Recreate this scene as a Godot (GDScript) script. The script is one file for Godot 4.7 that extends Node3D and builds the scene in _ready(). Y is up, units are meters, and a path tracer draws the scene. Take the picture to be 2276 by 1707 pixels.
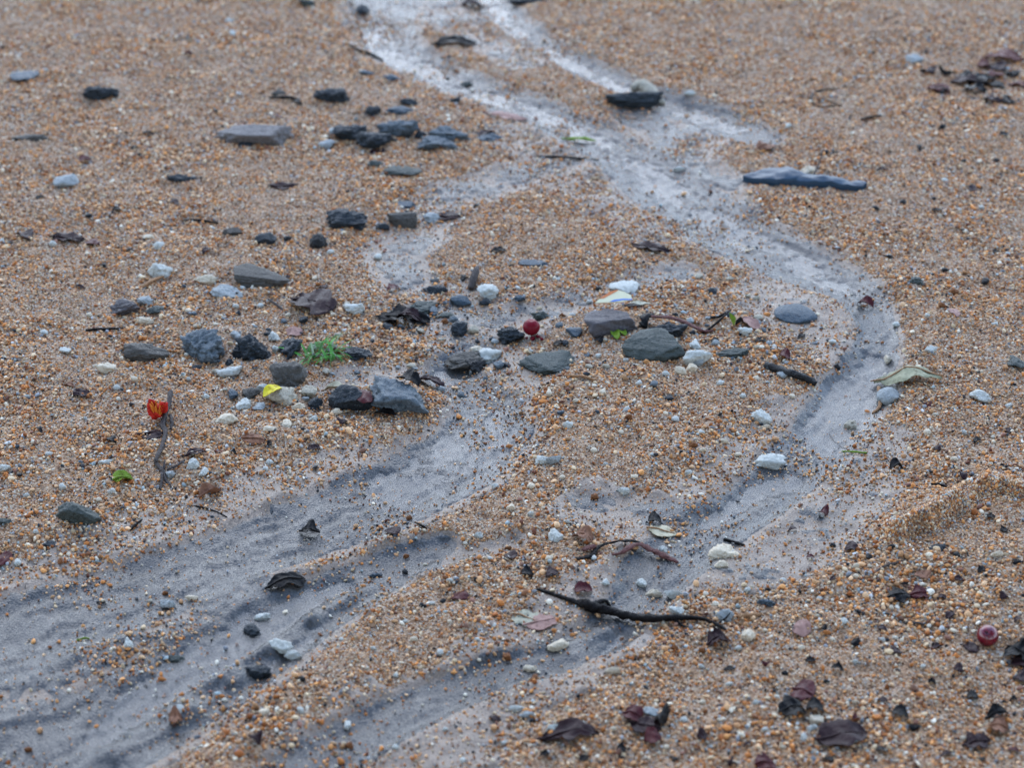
extends Node3D

# ---------------------------------------------------------------- camera model (pixels of the 2276 x 1707 photograph -> ground)
const F := 4430.0
const CX := 1138.0
const CY := 853.5
const CAM_H := 0.88
var pitch := deg_to_rad(29.0)

# ---------------------------------------------------------------- ground grid
const C := 0.0035
const X0 := -1.02
const Z0 := -3.20
const NX := 584
const NZ := 701
var wet := PackedFloat32Array()
var pool := PackedFloat32Array()
var relief := PackedFloat32Array()
var best := PackedFloat32Array()
var sand_y := PackedFloat32Array()
var damp_y := PackedFloat32Array()
var silt_y := PackedFloat32Array()
var pool_y := PackedFloat32Array()
var top_y := PackedFloat32Array()
var wet2 := PackedFloat32Array()

var rng := RandomNumberGenerator.new()
var n_low := FastNoiseLite.new()
var n_mid := FastNoiseLite.new()
var n_fine := FastNoiseLite.new()
var n_rill := FastNoiseLite.new()
var n_rock := FastNoiseLite.new()
var taken := {}
var ico := {}
var M := {}
var banks: Array = []


func _ready() -> void:
	rng.seed = 4711
	# camera
	var cam := Camera3D.new()
	cam.name = "camera"
	add_child(cam)
	var attr := CameraAttributesPhysical.new()
	attr.frustum_focal_length = 12.0 / (853.5 / F)
	attr.frustum_focus_distance = 1.71
	attr.frustum_near = 0.05
	attr.frustum_far = 300.0
	attr.exposure_aperture = 6.4
	cam.attributes = attr
	cam.fov = rad_to_deg(2.0 * atan(853.5 / F))
	cam.near = 0.05
	cam.far = 300.0
	cam.position = Vector3(0, CAM_H, 0)
	cam.rotation = Vector3(-pitch, 0, 0)
	cam.current = true
	# overcast sky
	var env := Environment.new()
	env.background_mode = Environment.BG_SKY
	var sm := ProceduralSkyMaterial.new()
	sm.sky_top_color = Color(0.40, 0.56, 0.775)
	sm.sky_horizon_color = Color(0.84, 0.91, 0.98)
	sm.sky_curve = 0.5
	sm.ground_bottom_color = Color(0.35, 0.32, 0.28)
	sm.ground_horizon_color = Color(0.5, 0.5, 0.5)
	var sky := Sky.new()
	sky.sky_material = sm
	env.sky = sky
	env.tonemap_mode = Environment.TONE_MAPPER_LINEAR
	env.tonemap_exposure = 4.5
	env.sdfgi_enabled = true
	env.ssao_enabled = true
	env.ssil_enabled = true
	var we := WorldEnvironment.new()
	we.name = "environment"
	we.environment = env
	add_child(we)
	# sun behind thin cloud, beyond the scene and a little to the left
	var sun := DirectionalLight3D.new()
	sun.name = "sun"
	sun.light_energy = 0.15
	sun.light_angular_distance = 60.0
	sun.light_color = Color(1.0, 0.98, 0.96)
	sun.shadow_enabled = true
	sun.sky_mode = DirectionalLight3D.SKY_MODE_LIGHT_ONLY
	add_child(sun)
	sun.look_at_from_position(Vector3(-0.2, 0.9, -1.0), Vector3.ZERO, Vector3.UP)

	setup()
	make_fields()
	make_ground()
	make_grains()
	make_stones()
	make_pebbles()
	make_chips()
	make_leaves()
	make_twigs()
	make_specials()
	make_backdrop()


# ---------------------------------------------------------------- helpers
func px(u: float, v: float, y := 0.0) -> Vector3:
	var c := cos(pitch)
	var s := sin(pitch)
	var a := (u - CX) / F
	var b := -(v - CY) / F
	var d := Vector3(a, -s + b * c, -c - b * s)
	var t := (y - CAM_H) / d.y
	return Vector3(0, CAM_H, 0) + d * t


func spot(u: float, v: float, up := 0.0) -> Vector3:
	var p := px(u, v, up)
	for k in 3:
		p = px(u, v, gy(p.x, p.z) + up)
	return p


func scale_at(p: Vector3) -> float:          # photograph pixels per metre at a point
	var z := -p.z * cos(pitch) + (CAM_H - p.y) * sin(pitch)
	return F / z


func graze(p: Vector3) -> float:              # sine of the angle at which the camera looks down on a point
	var d := p - Vector3(0, CAM_H, 0)
	return -d.y / d.length()


func sample(a: PackedFloat32Array, x: float, z: float) -> float:
	var fx := clampf((x - X0) / C, 0.0, NX - 1.001)
	var fz := clampf((z - Z0) / C, 0.0, NZ - 1.001)
	var i := int(fx)
	var j := int(fz)
	fx -= i
	fz -= j
	var k := j * NX + i
	return lerpf(lerpf(a[k], a[k + 1], fx), lerpf(a[k + NX], a[k + NX + 1], fx), fz)


func gy(x: float, z: float) -> float:
	return sample(top_y, x, z)


func numbered(called: String) -> String:
	var n: int = taken.get(called, 0)
	taken[called] = n + 1
	return called if n == 0 else "%s_%03d" % [called, n]


func tag(o: Node, label: String, category: String, group := "") -> void:
	o.set_meta("label", label)
	o.set_meta("category", category)
	if group != "":
		o.set_meta("group", group)


func mi(called: String, mesh: Mesh, mat: Material, parent: Node = null) -> MeshInstance3D:
	var o := MeshInstance3D.new()
	o.mesh = mesh
	o.material_override = mat
	if parent == null:
		o.name = numbered(called)
		add_child(o, true)
	else:
		o.name = called
		parent.add_child(o, true)
	return o


func thing(called: String, at: Vector3, label: String, category: String, group := "") -> Node3D:
	var o := Node3D.new()
	o.name = numbered(called)
	add_child(o, true)
	o.position = at
	tag(o, label, category, group)
	return o


func noise_of(kind: int, freq: float, sd: int, oct := 3) -> FastNoiseLite:
	var n := FastNoiseLite.new()
	n.noise_type = kind as FastNoiseLite.NoiseType
	n.frequency = freq
	n.seed = sd
	n.fractal_octaves = oct
	return n


func ntex(n: FastNoiseLite, size := 256, ramp: Gradient = null) -> NoiseTexture2D:
	var t := NoiseTexture2D.new()
	t.width = size
	t.height = size
	t.seamless = true
	t.noise = n
	if ramp:
		t.color_ramp = ramp
	return t


func lin(r: float, g: float, b: float) -> Color:
	return Color(r, g, b).linear_to_srgb()


func ramp(points: Array) -> Gradient:         # [offset, Color(linear)]
	var g := Gradient.new()
	var off := PackedFloat32Array()
	var col := PackedColorArray()
	for p in points:
		off.append(p[0])
		col.append((p[1] as Color).linear_to_srgb())
	g.offsets = off
	g.colors = col
	return g


func surf(color: Color, rough: float, tex: Texture2D = null, scale := 30.0, bump: Texture2D = null, depth := 0.1) -> StandardMaterial3D:
	var m := StandardMaterial3D.new()
	m.albedo_color = color
	m.roughness = rough
	m.metallic_specular = 0.2
	m.uv1_triplanar = true
	m.uv1_scale = Vector3.ONE * scale
	if tex:
		m.albedo_texture = tex
	if bump:
		m.heightmap_enabled = true
		m.heightmap_texture = bump
		m.heightmap_scale = depth
	return m


func setup() -> void:
	n_low = noise_of(FastNoiseLite.TYPE_SIMPLEX_SMOOTH, 2.2, 3, 2)
	n_mid = noise_of(FastNoiseLite.TYPE_SIMPLEX_SMOOTH, 14.0, 5, 3)
	n_fine = noise_of(FastNoiseLite.TYPE_SIMPLEX_SMOOTH, 70.0, 7, 2)
	n_rill = noise_of(FastNoiseLite.TYPE_SIMPLEX_SMOOTH, 1.0, 9, 2)
	n_rock = noise_of(FastNoiseLite.TYPE_SIMPLEX_SMOOTH, 1.0, 11, 3)
	for lv in [1, 2, 3, 4]:
		ico[lv] = icosphere(lv)
	# textures
	var fine := ntex(noise_of(FastNoiseLite.TYPE_SIMPLEX_SMOOTH, 0.05, 21, 4), 256)
	var grit := noise_of(FastNoiseLite.TYPE_CELLULAR, 0.16, 22, 1)
	grit.cellular_return_type = FastNoiseLite.RETURN_DISTANCE
	var grit_t := ntex(grit, 512)
	var cell := noise_of(FastNoiseLite.TYPE_CELLULAR, 0.16, 22, 1)
	cell.cellular_return_type = FastNoiseLite.RETURN_CELL_VALUE
	var sand_cols := ramp([[0.0, Color(0.04, 0.021, 0.012)], [0.15, Color(0.13, 0.064, 0.034)], [0.4, Color(0.25, 0.14, 0.076)], [0.6, Color(0.35, 0.215, 0.125)], [0.78, Color(0.33, 0.23, 0.155)], [0.92, Color(0.50, 0.41, 0.31)], [1.0, Color(0.22, 0.21, 0.21)]])
	M.sand = surf(Color(1, 1, 1), 0.6, ntex(cell, 512, sand_cols), 9.0, grit_t, 0.12)
	M.sand.uv1_world_triplanar = true
	var silt_cols := ramp([[0.0, Color(0.018, 0.017, 0.017)], [0.42, Color(0.042, 0.039, 0.038)], [0.62, Color(0.066, 0.058, 0.053)], [0.8, Color(0.14, 0.11, 0.085)], [1.0, Color(0.32, 0.235, 0.16)]])
	var damp_cols := ramp([[0.0, Color(0.08, 0.058, 0.044)], [0.45, Color(0.17, 0.122, 0.09)], [0.7, Color(0.235, 0.168, 0.12)], [1.0, Color(0.42, 0.30, 0.2)]])
	var speck := ntex(noise_of(FastNoiseLite.TYPE_SIMPLEX_SMOOTH, 0.16, 31, 3), 512, silt_cols)
	var speck2 := ntex(noise_of(FastNoiseLite.TYPE_SIMPLEX_SMOOTH, 0.16, 32, 3), 512, damp_cols)
	var grain := ntex(noise_of(FastNoiseLite.TYPE_SIMPLEX_SMOOTH, 0.12, 33, 3), 512)
	M.silt = surf(Color(1, 1, 1), 0.36, speck, 7.0, grain, 0.07)
	M.silt.roughness_texture = ntex(noise_of(FastNoiseLite.TYPE_SIMPLEX_SMOOTH, 0.012, 36, 5), 512, ramp([[0.0, Color(0.14, 0.14, 0.14)], [0.4, Color(0.25, 0.25, 0.25)], [0.6, Color(0.6, 0.6, 0.6)], [1.0, Color(1, 1, 1)]]))
	M.silt.uv1_world_triplanar = true
	M.silt.metallic_specular = 0.385
	M.silt.clearcoat_enabled = true
	M.silt.clearcoat = 0.05
	M.silt.clearcoat_roughness = 0.16
	M.silt.vertex_color_use_as_albedo = true
	M.damp = surf(Color(1, 1, 1), 0.42, speck2, 7.0, grain, 0.05)
	M.damp.uv1_world_triplanar = true
	M.damp.metallic_specular = 0.4
	M.damp.vertex_color_use_as_albedo = true
	var w := StandardMaterial3D.new()
	w.transparency = BaseMaterial3D.TRANSPARENCY_ALPHA
	w.albedo_color = Color(0.45, 0.44, 0.43, 0.12)
	w.roughness = 0.12
	w.metallic_specular = 0.29
	M.water = w
	M.grain = StandardMaterial3D.new()
	M.grain.vertex_color_use_as_albedo = true
	M.grain.roughness = 0.5
	M.grain.metallic_specular = 0.22
	# stones
	var stone_r := func(a: Color, b: Color, c: Color) -> Gradient: return ramp([[0.0, a], [0.45, b], [0.72, b], [1.0, c]])
	var rockn := noise_of(FastNoiseLite.TYPE_SIMPLEX_SMOOTH, 0.035, 41, 5)
	var pit := ntex(noise_of(FastNoiseLite.TYPE_SIMPLEX_SMOOTH, 0.09, 42, 4), 256)
	M.slate = surf(Color.WHITE, 0.46, ntex(rockn, 256, stone_r.call(Color(0.008728, 0.01071, 0.0127), Color(0.02182, 0.02619, 0.02976), Color(0.06746, 0.07142, 0.07142))), 28.0, pit, 0.12)
	M.bluepale = surf(Color.WHITE, 0.5, ntex(rockn, 256, stone_r.call(Color(0.0216, 0.0288, 0.036), Color(0.0864, 0.1008, 0.1116), Color(0.1944, 0.2088, 0.216))), 26.0, pit, 0.1)
	M.blue = surf(Color.WHITE, 0.42, ntex(rockn, 256, stone_r.call(Color(0.01632, 0.02448, 0.03264), Color(0.04352, 0.05984, 0.07616), Color(0.1088, 0.1251, 0.136))), 26.0, pit, 0.08)
	M.green = surf(Color.WHITE, 0.5, ntex(rockn, 256, stone_r.call(Color(0.01904, 0.0238, 0.02142), Color(0.04522, 0.05236, 0.04522), Color(0.0952, 0.09992, 0.08568))), 30.0, pit, 0.08)
	M.brown = surf(Color.WHITE, 0.55, ntex(rockn, 256, stone_r.call(Color(0.03, 0.027, 0.0228), Color(0.063, 0.054, 0.045), Color(0.12, 0.102, 0.084))), 30.0, pit, 0.08)
	M.purple = surf(Color.WHITE, 0.5, ntex(rockn, 256, stone_r.call(Color(0.0336, 0.028, 0.02912), Color(0.0728, 0.0616, 0.06272), Color(0.1232, 0.1064, 0.1008))), 30.0, pit, 0.05)
	M.block = surf(Color.WHITE, 0.6, ntex(rockn, 256, stone_r.call(Color(0.0525, 0.0465, 0.0435), Color(0.1425, 0.1237, 0.1162), Color(0.24, 0.21, 0.195))), 30.0, pit, 0.08)
	M.pale = surf(Color.WHITE, 0.6, ntex(rockn, 256, stone_r.call(Color(0.096, 0.096, 0.092), Color(0.256, 0.264, 0.256), Color(0.4, 0.4, 0.384))), 24.0, pit, 0.06)
	M.white = surf(Color.WHITE, 0.55, ntex(rockn, 256, stone_r.call(Color(0.234, 0.2262, 0.195), Color(0.4056, 0.3978, 0.3588), Color(0.5304, 0.5226, 0.4836))), 30.0, pit, 0.05)
	M.cream = surf(Color.WHITE, 0.5, ntex(rockn, 256, stone_r.call(Color(0.289, 0.2125, 0.136), Color(0.51, 0.425, 0.3145), Color(0.6375, 0.5695, 0.459))), 30.0, pit, 0.05)
	M.beige = surf(Color.WHITE, 0.6, ntex(rockn, 256, stone_r.call(Color(0.10, 0.08, 0.06), Color(0.36, 0.31, 0.235), Color(0.52, 0.46, 0.37))), 30.0, pit, 0.08)
	M.rust = surf(Color.WHITE, 0.5, ntex(rockn, 256, stone_r.call(Color(0.05, 0.018, 0.008), Color(0.17, 0.065, 0.025), Color(0.36, 0.2, 0.1))), 40.0, pit, 0.08)
	M.black = surf(Color.WHITE, 0.4, ntex(rockn, 256, stone_r.call(Color(0.006, 0.006, 0.007), Color(0.014, 0.013, 0.013), Color(0.05, 0.045, 0.04))), 30.0, pit, 0.12)
	for k in ["slate", "blue", "bluepale", "green", "purple", "brown", "block", "black"]:
		M[k].metallic_specular = 0.3
	# leaves, bark
	var leafn := noise_of(FastNoiseLite.TYPE_SIMPLEX_SMOOTH, 0.03, 51, 4)
	M.leaf_purple = surf(Color.WHITE, 0.38, ntex(leafn, 256, stone_r.call(Color(0.009765, 0.004185, 0.004882), Color(0.02616, 0.0122, 0.01291), Color(0.05231, 0.02964, 0.02616))), 22.0, fine, 0.04)
	M.leaf_maroon = surf(Color.WHITE, 0.35, ntex(leafn, 256, stone_r.call(Color(0.02048, 0.003072, 0.004608), Color(0.05632, 0.01024, 0.01126), Color(0.1024, 0.03072, 0.02048))), 22.0, fine, 0.03)
	M.leaf_dark = surf(Color.WHITE, 0.38, ntex(leafn, 256, stone_r.call(Color(0.002835, 0.00252, 0.002835), Color(0.00819, 0.006615, 0.0063), Color(0.02363, 0.01733, 0.01418))), 22.0, fine, 0.05)
	M.leaf_brown = surf(Color.WHITE, 0.42, ntex(leafn, 256, stone_r.call(Color(0.05, 0.02, 0.011), Color(0.17, 0.075, 0.042), Color(0.28, 0.15, 0.085))), 22.0, fine, 0.03)
	M.leaf_rose = surf(Color.WHITE, 0.45, ntex(leafn, 256, stone_r.call(Color(0.112, 0.056, 0.044), Color(0.264, 0.148, 0.12), Color(0.336, 0.216, 0.176))), 22.0, fine, 0.02)
	M.leaf_pale = surf(Color.WHITE, 0.45, ntex(leafn, 256, stone_r.call(Color(0.08, 0.072, 0.04), Color(0.27, 0.255, 0.165), Color(0.368, 0.344, 0.24))), 18.0, fine, 0.03)
	M.leaf_cream = surf(Color.WHITE, 0.45, ntex(leafn, 256, stone_r.call(Color(0.16, 0.12, 0.07), Color(0.42, 0.36, 0.245), Color(0.52, 0.46, 0.33))), 22.0, fine, 0.02)
	M.leaf_grey = surf(Color.WHITE, 0.4, ntex(leafn, 256, stone_r.call(Color(0.11, 0.1, 0.07), Color(0.27, 0.25, 0.18), Color(0.4, 0.33, 0.26))), 22.0, fine, 0.02)
	M.leaf_yellow = surf(Color.WHITE, 0.35, ntex(leafn, 256, stone_r.call(Color(0.16, 0.07, 0.006), Color(0.58, 0.47, 0.025), Color(0.62, 0.55, 0.05))), 26.0, fine, 0.02)
	M.leaf_green = surf(Color.WHITE, 0.35, ntex(leafn, 256, stone_r.call(Color(0.07, 0.06, 0.01), Color(0.13, 0.2, 0.018), Color(0.28, 0.3, 0.04))), 26.0, fine, 0.02)
	M.grass = surf(lin(0.026, 0.125, 0.013), 0.4)
	M.grass_light = surf(lin(0.07, 0.25, 0.035), 0.4)
	for k in ["leaf_yellow", "leaf_green", "grass", "grass_light", "leaf_pale"]:
		M[k].backlight_enabled = true
		M[k].backlight = Color(0.5, 0.5, 0.5)
	var barkn := noise_of(FastNoiseLite.TYPE_SIMPLEX_SMOOTH, 0.05, 61, 4)
	M.bark_dark = surf(Color.WHITE, 0.45, ntex(barkn, 256, stone_r.call(Color(0.002112, 0.00176, 0.00176), Color(0.00704, 0.00528, 0.004928), Color(0.02464, 0.01936, 0.0176))), 40.0, fine, 0.1)
	M.bark_grey = surf(Color.WHITE, 0.55, ntex(barkn, 256, stone_r.call(Color(0.02, 0.016, 0.015), Color(0.06, 0.048, 0.043), Color(0.17, 0.145, 0.13))), 40.0, fine, 0.1)
	M.bark_red = surf(Color.WHITE, 0.42, ntex(barkn, 256, stone_r.call(Color(0.03, 0.012, 0.01), Color(0.11, 0.045, 0.038), Color(0.22, 0.11, 0.09))), 40.0, fine, 0.08)
	M.wood_tan = surf(Color.WHITE, 0.5, ntex(barkn, 256, stone_r.call(Color(0.1, 0.045, 0.02), Color(0.28, 0.15, 0.075), Color(0.4, 0.25, 0.14))), 40.0, fine, 0.06)
	M.rubber = surf(lin(0.018, 0.038, 0.062), 0.36, null, 20.0, fine, 0.01)
	M.rubber.metallic_specular = 0.3
	M.berry = surf(Color.WHITE, 0.1, ntex(leafn, 256, stone_r.call(Color(0.03, 0.0014, 0.004), Color(0.12, 0.005, 0.012), Color(0.32, 0.02, 0.012))), 30.0)
	M.berry.metallic_specular = 0.55
	M.berry_flesh = surf(lin(0.13, 0.007, 0.013), 0.22)
	M.petal_red = surf(lin(0.40, 0.02, 0.012), 0.45)
	M.petal_orange = surf(lin(0.52, 0.15, 0.02), 0.45)
	M.cream_plain = surf(lin(0.78, 0.70, 0.48), 0.4, null, 20.0, fine, 0.01)
	M.orange_print = surf(lin(0.62, 0.22, 0.1), 0.4)
	M.blue_print = surf(lin(0.14, 0.25, 0.62), 0.35)


func icosphere(level: int) -> Array:
	var t := (1.0 + sqrt(5.0)) / 2.0
	var v := [Vector3(-1, t, 0), Vector3(1, t, 0), Vector3(-1, -t, 0), Vector3(1, -t, 0), Vector3(0, -1, t), Vector3(0, 1, t), Vector3(0, -1, -t), Vector3(0, 1, -t), Vector3(t, 0, -1), Vector3(t, 0, 1), Vector3(-t, 0, -1), Vector3(-t, 0, 1)]
	for i in v.size():
		v[i] = v[i].normalized()
	var f := [0, 11, 5, 0, 5, 1, 0, 1, 7, 0, 7, 10, 0, 10, 11, 1, 5, 9, 5, 11, 4, 11, 10, 2, 10, 7, 6, 7, 1, 8, 3, 9, 4, 3, 4, 2, 3, 2, 6, 3, 6, 8, 3, 8, 9, 4, 9, 5, 2, 4, 11, 6, 2, 10, 8, 6, 7, 9, 8, 1]
	for k in level:
		var mid := {}
		var g := []
		for i in range(0, f.size(), 3):
			var m := []
			for e in 3:
				var a: int = f[i + e]
				var b: int = f[i + (e + 1) % 3]
				var key := Vector2i(mini(a, b), maxi(a, b))
				if not mid.has(key):
					mid[key] = v.size()
					v.append(((v[a] + v[b]) * 0.5).normalized())
				m.append(mid[key])
			g.append_array([f[i], m[0], m[2], f[i + 1], m[1], m[0], f[i + 2], m[2], m[1], m[0], m[1], m[2]])
		f = g
	var idx := PackedInt32Array()
	for i in range(0, f.size(), 3):           # clockwise fronts
		idx.append_array(PackedInt32Array([f[i], f[i + 2], f[i + 1]]))
	return [PackedVector3Array(v), idx]


func mesh_from(v: PackedVector3Array, idx: PackedInt32Array, flat := false, cols := PackedColorArray()) -> ArrayMesh:
	var a := []
	a.resize(Mesh.ARRAY_MAX)
	if flat:
		var fv := PackedVector3Array()
		var fn := PackedVector3Array()
		for i in range(0, idx.size(), 3):
			var p := v[idx[i]]
			var q := v[idx[i + 1]]
			var r := v[idx[i + 2]]
			var n := (r - p).cross(q - p).normalized()
			fv.append_array(PackedVector3Array([p, q, r]))
			fn.append_array(PackedVector3Array([n, n, n]))
		a[Mesh.ARRAY_VERTEX] = fv
		a[Mesh.ARRAY_NORMAL] = fn
	else:
		var nn := PackedVector3Array()
		nn.resize(v.size())
		for i in range(0, idx.size(), 3):
			var p := v[idx[i]]
			var n := (v[idx[i + 2]] - p).cross(v[idx[i + 1]] - p)
			nn[idx[i]] += n
			nn[idx[i + 1]] += n
			nn[idx[i + 2]] += n
		for i in nn.size():
			nn[i] = nn[i].normalized()
		a[Mesh.ARRAY_VERTEX] = v
		a[Mesh.ARRAY_NORMAL] = nn
		a[Mesh.ARRAY_INDEX] = idx
		if cols.size():
			a[Mesh.ARRAY_COLOR] = cols
	var m := ArrayMesh.new()
	m.add_surface_from_arrays(Mesh.PRIMITIVE_TRIANGLES, a)
	return m


# ---------------------------------------------------------------- ground
func stamp(field: int, pts: Array, amount: float, rill := 0.0) -> void:
	var along := 0.0
	for s in pts.size() - 1:
		var pa := px(pts[s][0], pts[s][1])
		var pb := px(pts[s + 1][0], pts[s + 1][1])
		var ra: float = pts[s][2] * 0.001
		var rb: float = pts[s + 1][2] * 0.001
		var a := Vector2(pa.x, pa.z)
		var ab := Vector2(pb.x, pb.z) - a
		var l2 := maxf(ab.length_squared(), 1e-8)
		var ln := sqrt(l2)
		var rm := maxf(ra, rb) * 1.62
		var i0 := maxi(0, int((minf(pa.x, pb.x) - rm - X0) / C))
		var i1 := mini(NX - 1, int((maxf(pa.x, pb.x) + rm - X0) / C) + 1)
		var j0 := maxi(0, int((minf(pa.z, pb.z) - rm - Z0) / C))
		var j1 := mini(NZ - 1, int((maxf(pa.z, pb.z) + rm - Z0) / C) + 1)
		for j in range(j0, j1 + 1):
			var dz := Z0 + j * C - a.y
			for i in range(i0, i1 + 1):
				var dx := X0 + i * C - a.x
				var t := clampf((dx * ab.x + dz * ab.y) / l2, 0.0, 1.0)
				var qx := dx - ab.x * t
				var qz := dz - ab.y * t
				var q := sqrt(qx * qx + qz * qz) / lerpf(ra, rb, t)
				if q > 1.6:
					continue
				var val := smoothstep(1.6, 0.35, q) * amount
				var k := j * NX + i
				if field == 0:
					if val > wet[k]:
						wet[k] = val
					if rill > 0.0 and val > best[k]:
						best[k] = val
						var lat := (dx * ab.y - dz * ab.x) / ln
						lat += 0.011 * n_mid.get_noise_2d(a.x + dx, a.y + dz) + 0.004 * n_fine.get_noise_2d((a.x + dx) * 0.6, (a.y + dz) * 0.6)
						relief[k] = (n_rill.get_noise_2d(lat * 75.0, (along + t * ln) * 12.0) * 0.9 + n_rill.get_noise_2d(lat * 200.0 + 40.0, (along + t * ln) * 16.0) * 0.9) * rill * val
				elif field == 1:
					if val > pool[k]:
						pool[k] = val
				else:
					relief[k] += val * rill
		along += ln


func lip(pts: Array, rise: float, reach: float) -> void:      # a small eroded sand bank: raised behind the line, cut off in front of it
	for j in NZ:
		var z := Z0 + j * C
		for i in NX:
			var x := X0 + i * C
			var bd := 1e9
			var sd := 0.0
			var bt := 0.0
			for s in pts.size() - 1:
				var a: Vector2 = pts[s]
				var ab: Vector2 = pts[s + 1] - a
				var d := Vector2(x, z) - a
				var t := clampf(d.dot(ab) / ab.length_squared(), 0.0, 1.0)
				var off := d - ab * t
				var ds := off.length()
				if ds < bd:
					bd = ds
					sd = ab.cross(d)
					bt = (s + t) / (pts.size() - 1)
			if bd > reach:
				continue
			var ends := smoothstep(0.0, 0.18, bt) * smoothstep(1.0, 0.85, bt)
			var k := j * NX + i
			var behind := smoothstep(0.004, -0.003, (bd if sd > 0.0 else -bd) + 0.004 * n_fine.get_noise_2d(x * 0.6, z * 0.6))
			relief[k] += ends * lerpf(-0.3 * rise * pow(1.0 - bd / reach, 2.0), rise * pow(1.0 - bd / reach, 1.5), behind)


func make_fields() -> void:
	var n := NX * NZ
	wet.resize(n); pool.resize(n); relief.resize(n); best.resize(n)
	sand_y.resize(n); damp_y.resize(n); silt_y.resize(n); pool_y.resize(n); top_y.resize(n); wet2.resize(n)
	# the runnels, each point: pixel column, pixel row, half width in millimetres
	stamp(0, [[880, -60, 75], [840, 40, 52], [880, 100, 42], [1000, 165, 38], [1110, 210, 38], [1240, 262, 42], [1340, 310, 46], [1420, 355, 52], [1500, 415, 60], [1580, 475, 58], [1680, 530, 52], [1780, 580, 48], [1860, 620, 38], [1925, 665, 28], [1950, 720, 22], [1945, 780, 25], [1910, 850, 36], [1850, 930, 38], [1780, 1010, 36], [1690, 1090, 34], [1610, 1150, 34], [1530, 1210, 34], [1460, 1260, 36], [1420, 1320, 26], [1340, 1395, 24], [1230, 1450, 22], [1120, 1480, 22], [980, 1530, 26], [860, 1590, 28], [740, 1660, 30], [650, 1720, 32]], 1.0, 0.0016)
	stamp(0, [[1060, -60, 60], [1080, -10, 36], [1150, 55, 28], [1230, 108, 26], [1330, 160, 28], [1430, 208, 30], [1530, 240, 34], [1620, 270, 40], [1690, 305, 28]], 1.0, 0.001)
	stamp(0, [[900, -30, 60], [980, 15, 70], [1060, 60, 50], [1160, 130, 40]], 0.62)
	stamp(0, [[1420, 250, 50], [1520, 300, 62], [1470, 350, 60], [1600, 400, 40]], 0.68)
	stamp(0, [[1310, 335, 30], [1180, 370, 42], [1060, 405, 45], [970, 440, 40], [920, 510, 45], [870, 560, 42], [900, 620, 36]], 0.63, 0.0006)
	stamp(0, [[1520, 590, 30], [1340, 635, 26], [1220, 680, 26], [1100, 700, 30], [1010, 680, 34], [900, 700, 26], [1050, 770, 28]], 0.64, 0.0006)
	stamp(0, [[1060, 770, 26], [1000, 812, 30], [1040, 850, 26], [1090, 890, 34], [1070, 960, 50], [990, 1025, 54], [870, 1085, 52], [720, 1145, 48], [560, 1205, 44], [400, 1270, 46], [220, 1335, 52], [0, 1405, 58], [-220, 1475, 75]], 1.0, 0.0018)
	stamp(0, [[840, 1010, 34], [660, 1060, 48], [500, 1150, 62], [300, 1230, 66], [100, 1300, 62], [-120, 1370, 60]], 0.46, 0.0006)
	stamp(0, [[1000, 800, 24], [900, 815, 26], [790, 830, 28], [730, 850, 20]], 0.55)
	stamp(0, [[980, 1190, 16], [880, 1235, 26], [770, 1290, 34], [660, 1350, 42], [560, 1415, 50], [430, 1485, 60], [290, 1565, 62], [130, 1650, 64], [-40, 1740, 70]], 1.0, 0.0018)
	stamp(0, [[640, 1290, 30], [480, 1350, 60], [300, 1430, 80], [120, 1520, 90], [-60, 1600, 90]], 0.64, 0.0008)
	stamp(0, [[1960, 960, 34], [1910, 1050, 44], [1860, 1130, 46], [1780, 1200, 40], [1700, 1260, 34]], 0.56, 0.0007)
	stamp(0, [[1290, 1105, 18], [1400, 1125, 30], [1520, 1150, 36]], 0.66)
	stamp(0, [[1140, 1190, 13], [990, 1222, 16], [860, 1262, 18]], 0.62, 0.0012)
	stamp(0, [[1250, 1330, 30], [1180, 1400, 34], [1050, 1540, 40], [900, 1640, 50]], 0.46, 0.001)
	stamp(0, [[1230, 790, 26], [1150, 850, 26], [1120, 920, 20]], 0.5)
	stamp(0, [[1500, 1250, 50], [1350, 1350, 60], [1200, 1450, 60], [1050, 1550, 70], [850, 1660, 80]], 0.5, 0.0012)
	stamp(0, [[1330, 1120, 46], [1500, 1180, 56], [1650, 1250, 50]], 0.52, 0.001)
	stamp(0, [[1780, 920, 46], [1640, 1040, 46], [1560, 1100, 40]], 0.52, 0.0008)
	stamp(0, [[1000, 660, 50], [1120, 720, 50], [1080, 800, 44]], 0.5)
	stamp(0, [[1700, 640, 46], [1800, 720, 50], [1880, 780, 44]], 0.52)
	stamp(0, [[1150, 300, 60], [1300, 420, 60], [1450, 500, 60]], 0.4)
	# open water
	stamp(1, [[830, 50, 30], [860, 90, 26], [940, 135, 22], [1030, 180, 18], [1130, 218, 17], [1240, 262, 19], [1340, 312, 21], [1430, 362, 24], [1510, 420, 28], [1600, 485, 26], [1690, 525, 20], [1790, 575, 20], [1880, 635, 16]], 0.5)
	stamp(1, [[1070, -20, 20], [1150, 58, 16], [1230, 108, 15], [1330, 162, 15], [1430, 208, 16], [1540, 243, 17], [1630, 275, 20]], 0.55)
	stamp(1, [[1950, 790, 12], [1930, 835, 20], [1900, 872, 30], [1870, 920, 24], [1835, 965, 20]], 1.0)
	stamp(1, [[1740, 1050, 16], [1680, 1080, 12], [1620, 1120, 10], [1570, 1150, 8]], 0.8)
	stamp(1, [[1000, 812, 16], [960, 822, 12]], 0.9)
	stamp(1, [[1075, 890, 16], [1080, 930, 26], [1040, 985, 34], [960, 1035, 30], [860, 1080, 24]], 0.6)
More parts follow.
